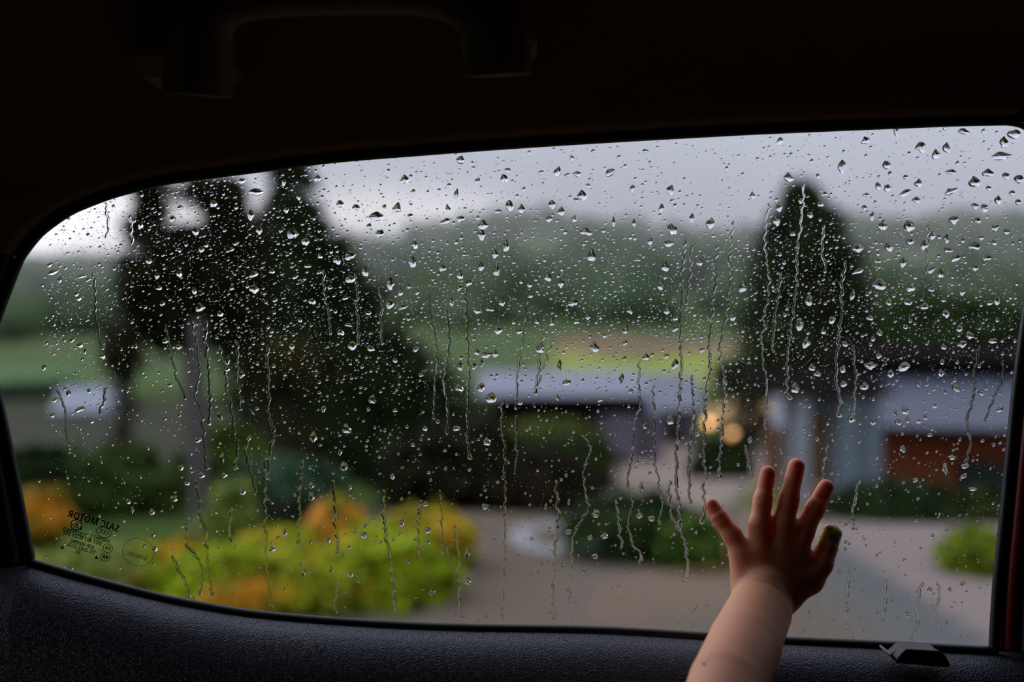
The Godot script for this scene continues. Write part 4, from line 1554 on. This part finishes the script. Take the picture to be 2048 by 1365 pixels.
	drops("in front of the grey-green middle hillside", [[730, 543, 14, 20], [781, 567, 18, 22], [801, 584, 10, 16], [825, 524, 18, 20], [885, 536, 14, 14], [829, 489, 16, 15], [920, 550, 14, 16], [938, 565, 12, 14], [962, 533, 12, 18], [993, 540, 14, 24], [990, 508, 14, 16], [1004, 604, 12, 18], [1096, 554, 14, 20], [1121, 566, 12, 20], [1146, 605, 18, 18], [1183, 511, 18, 24], [1059, 570, 10, 11], [780, 608, 20, 16], [806, 614, 18, 12], [903, 604, 10, 16], [955, 622, 16, 12], [834, 585, 8, 10], [1061, 592, 13, 8], [919, 576, 12, 10], [1330, 533, 16, 20], [1398, 525, 14, 16], [1274, 519, 14, 8], [1321, 571, 12, 20], [1485, 574, 14, 26], [1260, 620, 12, 18], [1334, 621, 12, 18], [1351, 637, 10, 9], [1465, 635, 16, 12], [1176, 634, 10, 12], [1104, 644, 12, 16], [1153, 643, 12, 11], [1074, 642, 10, 14], [996, 660, 18, 16], [1038, 662, 14, 12], [980, 618, 16, 12]])
	drops("over the bright meadow", [[1080, 697, 20, 18], [1189, 694, 18, 22], [1292, 714, 12, 16], [1350, 728, 14, 20], [1333, 712, 11, 10], [1119, 730, 8, 24], [1251, 659, 12, 18], [1350, 657, 12, 14], [1209, 671, 10, 10], [1404, 700, 12, 10], [1250, 686, 9, 12]])
	drops("beside the conifer's right flank", [[954, 704, 12, 14], [972, 709, 20, 16], [990, 707, 12, 16], [920, 731, 14, 20], [948, 732, 10, 16], [963, 726, 8, 16], [701, 511, 24, 20], [700, 558, 22, 16], [832, 698, 14, 10], [842, 750, 12, 8], [745, 799, 14, 20], [918, 776, 16, 16], [974, 884, 14, 18]])
	drops("over the long shed's roof", [[962, 775, 14, 20], [982, 796, 22, 22], [1133, 765, 18, 12], [1243, 757, 10, 20], [1040, 806, 12, 9], [1115, 795, 9, 12], [1200, 800, 12, 9], [1262, 782, 9, 12]])
	drops("around the two globe lamps", [[1340, 840, 16, 20], [1452, 765, 8, 10], [1290, 852, 10, 12], [1395, 868, 12, 10], [1500, 880, 10, 14], [1455, 800, 8, 10]])
	drops("in front of the leafy tree at the left", [[512, 384, 28, 16], [502, 430, 16, 20], [519, 461, 14, 16], [392, 463, 16, 16], [460, 500, 16, 10], [472, 487, 12, 8], [403, 499, 14, 12], [298, 522, 14, 14], [359, 547, 14, 14], [507, 549, 18, 14], [508, 578, 20, 18], [389, 582, 12, 12], [400, 615, 18, 20], [440, 628, 12, 12], [314, 552, 10, 14], [318, 576, 14, 9], [325, 607, 12, 10], [282, 450, 14, 16], [427, 407, 14, 18], [484, 362, 18, 10], [464, 576, 10, 10], [345, 438, 12, 14], [360, 415, 12, 10], [413, 490, 9, 12]])
	drops("in front of the tall conifer's dark crown", [[585, 467, 22, 24], [611, 482, 16, 20], [674, 520, 16, 18], [590, 554, 12, 9], [624, 603, 14, 14], [544, 543, 12, 10], [615, 532, 16, 8], [638, 545, 10, 8], [640, 512, 9, 12], [737, 626, 12, 10], [681, 665, 14, 12], [697, 650, 16, 8], [705, 691, 22, 16], [741, 697, 14, 14], [584, 693, 12, 12], [456, 720, 10, 20], [455, 738, 10, 11], [484, 749, 12, 14], [790, 721, 10, 10], [573, 420, 10, 14], [568, 365, 10, 14], [597, 395, 9, 12], [660, 575, 10, 10], [690, 596, 12, 9], [600, 640, 9, 11], [550, 600, 10, 9]])
	drops("before the grey hillside at the narrow end", [[154, 588, 12, 10], [158, 597, 14, 9], [175, 640, 10, 8], [120, 560, 10, 12], [100, 530, 16, 8], [106, 545, 22, 10], [164, 553, 16, 8], [176, 560, 12, 7], [145, 680, 14, 10], [160, 690, 12, 12], [88, 735, 10, 12], [170, 703, 8, 10], [205, 712, 12, 12], [331, 682, 12, 12], [358, 694, 12, 12], [340, 770, 10, 10], [110, 800, 14, 10], [137, 787, 10, 14], [160, 819, 22, 11], [105, 831, 12, 9], [178, 782, 9, 10], [183, 843, 10, 8]])
	drops("over the dark foot of the conifer", [[693, 858, 18, 20], [627, 874, 14, 24], [688, 933, 14, 22], [647, 818, 10, 14], [440, 832, 10, 20], [396, 880, 14, 12], [444, 916, 10, 24], [404, 950, 14, 14], [449, 950, 14, 10], [826, 890, 8, 10], [790, 821, 10, 8], [850, 857, 10, 10], [913, 857, 14, 12], [785, 953, 10, 12], [851, 1008, 12, 10], [970, 1013, 16, 12], [680, 905, 9, 12], [700, 975, 8, 12]])
	drops("over the green bushes left of the conifer", [[362, 935, 14, 12], [374, 967, 10, 10], [485, 984, 14, 12], [348, 997, 16, 14], [304, 1024, 14, 12], [256, 1003, 10, 12], [623, 971, 12, 12], [623, 993, 12, 20], [569, 1065, 12, 12], [545, 1098, 14, 12], [262, 1008, 9, 9], [309, 1098, 12, 10], [265, 1020, 8, 14]])
	drops("over the yellow flower bed", [[803, 1047, 12, 12], [855, 1061, 12, 14], [727, 1070, 14, 14], [935, 1107, 12, 20], [656, 1081, 12, 10], [608, 1145, 10, 14], [864, 1185, 12, 14], [935, 1163, 14, 14], [855, 1085, 10, 12], [307, 1069, 8, 12], [662, 1140, 8, 12], [700, 1150, 10, 10], [815, 1125, 8, 8]])
	drops("over the wet road", [[1192, 1027, 18, 16], [1137, 1064, 16, 10], [1209, 1072, 14, 14], [1283, 974, 12, 20], [1303, 1037, 16, 12], [1279, 1031, 12, 14], [1122, 1126, 8, 18], [1368, 1160, 8, 12], [1092, 1013, 6, 14], [1190, 1113, 16, 10], [1168, 1140, 10, 14], [1262, 1148, 8, 9], [1180, 1075, 9, 12], [1238, 1175, 8, 9], [1860, 1180, 10, 12], [1815, 1230, 12, 12], [1900, 1180, 8, 10], [1925, 1168, 14, 8], [1680, 1145, 10, 12], [1785, 1200, 8, 9]])
	trail("past the bright meadow, left of the globe lamps", [[1466, 440], [1461, 500], [1459, 575], [1450, 640], [1441, 700], [1447, 760], [1447, 820], [1443, 890], [1438, 960]])
	trail("from the hill crest down across the upper globe lamp", [[1436, 490], [1428, 590], [1419, 690], [1422, 725], [1412, 800], [1408, 870], [1410, 950], [1405, 1050]])
	trail("from the hill crest past the right end of the meadow", [[1372, 480], [1364, 560], [1362, 660], [1362, 760], [1355, 860], [1354, 960], [1362, 1060]])
	trail("short and faint under the hill crest", [[1386, 490], [1380, 550], [1372, 610]])
	trail("down the left side of the pointed tree", [[1538, 405], [1530, 480], [1538, 545], [1536, 600], [1526, 640], [1524, 700], [1532, 770], [1530, 860]])
	trail("from the pointed tree's tip down through its crown", [[1606, 365], [1604, 430], [1596, 500], [1592, 560], [1588, 620], [1577, 690], [1575, 740], [1577, 800]])
	trail("hooked at its end inside the pointed tree", [[1650, 450], [1644, 500], [1651, 530], [1649, 547]])
	trail("down the right side of the pointed tree", [[1690, 520], [1684, 570], [1682, 640], [1671, 740], [1680, 800], [1678, 835]])
	trail("beside the pointed tree's left flank", [[1563, 545], [1554, 610], [1549, 660], [1546, 705]])
	trail("straight down the green hillside at the right", [[1855, 450], [1852, 520], [1849, 575], [1841, 602]])
	trail("bluish, across the metal roof at the right", [[1958, 690], [1950, 740], [1947, 790], [1937, 840], [1939, 890], [1932, 930]])
	trail("close to the right pillar over the metal roof", [[2007, 720], [2003, 760], [1985, 800], [1968, 845]])
	trail("beaded, over the dark roof's left end", [[1707, 690], [1710, 760], [1706, 830]])
	trail("between the small house and the upper globe lamp", [[1382, 750], [1388, 820], [1380, 870], [1377, 960], [1380, 1010]])
	trail("down the long shed's right end onto the track", [[1278, 720], [1279, 770], [1281, 810], [1268, 860], [1262, 925], [1254, 960], [1263, 1000], [1258, 1050], [1265, 1090], [1281, 1105], [1280, 1130]])
	trail("from the small house down the beige track", [[1307, 770], [1307, 830], [1308, 890], [1314, 950], [1324, 1010], [1318, 1050]])
	trail("bending right just left of the little finger", [[1340, 960], [1340, 1000], [1345, 1040], [1366, 1075], [1373, 1110], [1374, 1160]])
	trail("forked above the dark brown bush", [[1160, 870], [1180, 895], [1172, 930], [1168, 970], [1177, 1015], [1160, 1045], [1146, 1080], [1143, 1140], [1140, 1200]])
	trail("leaning left at the meadow's left end", [[1102, 690], [1090, 720], [1076, 775]])
	trail("down the grey hillside left of the meadow", [[1050, 540], [1054, 600], [1047, 650], [1040, 700], [1034, 760], [1031, 820]])
	trail("into the long shed's roof", [[1093, 660], [1080, 700], [1075, 745], [1070, 790]])
	trail("from the shed roof's left end down the dark bush", [[1005, 800], [1004, 850], [1010, 900], [1008, 960]])
	trail("below the long shed, through the olive bush", [[1035, 830], [1032, 880], [1036, 915], [1032, 950]])
	trail("long, beside the long shed's left end", [[932, 560], [933, 640], [936, 720], [937, 790], [934, 850], [938, 920]])
	trail("down the conifer's right edge", [[893, 620], [898, 690], [890, 760], [895, 830], [893, 870]])
	trail("zigzag down the conifer's right side", [[858, 580], [862, 640], [872, 700], [870, 770], [867, 840]])
	trail("from the hillside into the conifer's right flank", [[712, 545], [714, 590], [716, 640], [717, 690]])
	trail("curling at its head beside the conifer", [[755, 575], [765, 615], [763, 650], [766, 690]])
	trail("inside the conifer's upper crown", [[645, 540], [650, 590], [658, 640], [660, 670]])
	trail("down the conifer's left side with a bend", [[534, 690], [537, 760], [538, 830], [548, 860], [541, 905], [533, 960]])
	trail("long, left of the conifer beside the grey pole", [[385, 640], [394, 690], [398, 750], [391, 790], [406, 840], [410, 900], [413, 940]])
	trail("second long one beside the grey pole", [[411, 640], [413, 700], [419, 760], [420, 810], [418, 850]])
	trail("third of the bundle left of the conifer", [[440, 690], [450, 750], [459, 800], [466, 850], [474, 900], [471, 940]])
	trail("short, left of the olive bush in the conifer", [[475, 680], [474, 740], [479, 800], [481, 822]])
	trail("faint, into the green bush left of the conifer", [[500, 870], [492, 900], [500, 940], [510, 985]])
	trail("down the grey hillside at the narrow end", [[188, 545], [191, 600], [194, 650], [206, 700]])
	trail("from the cottage roof to the green bushes", [[210, 775], [206, 800], [201, 830]])
	trail("on the cottage roof's left half", [[118, 780], [128, 810], [132, 850], [140, 900]])
	trail("left of the grey pole, above the bushes", [[330, 650], [342, 710], [352, 750], [368, 790], [372, 800]])
	trail("through the bright cloud at the narrow end", [[211, 405], [213, 430], [217, 460], [213, 478]])
	trail("beside the leafy tree's left top", [[260, 430], [262, 455], [264, 490]])
	trail("through the orange flowers right of the marking", [[345, 1110], [358, 1140], [371, 1165], [379, 1195]])
	trail("dark-edged, left of the middle of the bed", [[396, 960], [400, 1030], [411, 1060], [414, 1130], [424, 1195]])
	trail("beside the grey pole's foot", [[375, 1045], [372, 1090], [398, 1120], [403, 1190]])
	trail("short, over the slim pale shrub", [[465, 1015], [460, 1050], [463, 1085]])
	trail("long, over the small dark bush", [[533, 900], [529, 970], [531, 1060], [533, 1130], [545, 1215]])
	trail("over the blue-green bush", [[605, 920], [599, 990], [597, 1090]])
	trail("beside the orange shrub in the middle", [[665, 960], [671, 1030], [676, 1110]])
	trail("thick, at the seal under the lime shrubs", [[682, 1160], [674, 1190], [672, 1228]])
	trail("through the yellow flowers to the seal", [[768, 980], [769, 1050], [784, 1130], [791, 1225]])
	trail("right part of the yellow flowers", [[880, 980], [884, 1050], [897, 1110], [899, 1130]])
	trail("faint, left part of the yellow flowers", [[840, 1000], [836, 1060], [839, 1120]])
	trail("forked at the flower bed's right end", [[906, 1050], [914, 1080], [916, 1150], [922, 1238]])
	trail("bright yellow-green, at the bed's right edge", [[1012, 960], [1010, 1060], [1009, 1130], [1003, 1240]])
	trail("down the middle of the pale puddle and the road", [[1113, 960], [1116, 1040], [1108, 1130], [1106, 1240]])
	trail("short, at the pale puddle's right end", [[1230, 1000], [1238, 1040], [1241, 1070], [1246, 1100]])
	trail("ending above the ring finger", [[1492, 890], [1497, 925], [1503, 960]])
	trail("above the index finger's left side", [[1656, 890], [1646, 940], [1640, 1000]])
	trail("right of the hand, over the hedge", [[1720, 960], [1707, 1010], [1710, 1060]])
	trail("over the road right of the forearm", [[1770, 1160], [1771, 1195], [1763, 1255]])
	trail("leaning, over the long dull puddle", [[1847, 1165], [1835, 1200], [1836, 1240], [1823, 1283]])
	trail("kinked, right of the long dull puddle's head", [[1875, 1165], [1879, 1200], [1870, 1220], [1873, 1240]])
	trail("faint, just right of the forearm", [[1699, 1140], [1694, 1200], [1697, 1260]])
	trail("short and dark at the seal left of the forearm", [[1396, 1205], [1386, 1230], [1387, 1262]])
	trail("thick and dark at the seal, nearest the forearm", [[1415, 1195], [1413, 1230], [1418, 1262]])
	# the finest droplets, past counting
	var kinds := []
	for i in 8:
		kinds.append(drop_mesh(1.0, [0.8, 0.7, 1.1, 0.6, 0.9, 0.65, 1.2, 0.75][i], deg_to_rad([20, 30, -10, 34, 8, 26, -8, 24][i]), 100 + i, 3, 11, [0.5, 0.8, 0.9, 0.9, 1.1, 1.0, 0.8, 0.4][i]))
	var places := [[], [], [], [], [], [], [], []]
	var win := PackedVector2Array(outline())
	var tries := 0
	while tries < 68000:
		tries += 1
		var x := rng.randf_range(60.0, 2046.0)
		var y := rng.randf_range(250.0, 1290.0)
		# thick over the middle of the glass, thin against the open sky and low down; hardly any near the left pillar
		var thick := 0.95
		thick *= smoothstep(70.0, 120.0, x)
		thick *= lerpf(1.0, 0.24, smoothstep(640.0, 840.0, y))
		thick *= lerpf(0.45, 1.0, clampf(absf(x - 300.0) / 160.0 + smoothstep(620.0, 540.0, y), 0.0, 1.0))
		thick *= lerpf(1.0, 0.35, smoothstep(1060.0, 1160.0, y))
		thick *= lerpf(0.28, 1.0, smoothstep(-20.0, 120.0, y - lerpf(350.0, 410.0, x / 2048.0)))
		if x < 640.0 and y < 480.0:
			thick = maxf(thick, 0.9)
		thick *= clampf(0.75 + 0.9 * noise.get_noise_2d(x * 0.012, y * 0.012), 0.15, 1.0)
		if rng.randf() > thick:
			continue
		var size := 1.5 + 7.0 * pow(rng.randf(), 3.0)
		if not Geometry2D.is_point_in_polygon(Vector2(x, y), win) or not free_spot(x, y, size * 0.55):
			continue
		take(x, y, size * 0.5)
		var k := size * 0.387e-3
		places[rng.randi() % 8].append(Transform3D(Basis.from_scale(Vector3(k, k, k)), P(x, y, GLASS)))
	for i in 8:
		var o := scatter("rain_speckle", kinds[i], M.water, places[i], [], null)
		tag(o, "fine rain droplets too small to count sprinkled over the glass", "droplets", "fine droplets on the glass", "stuff")
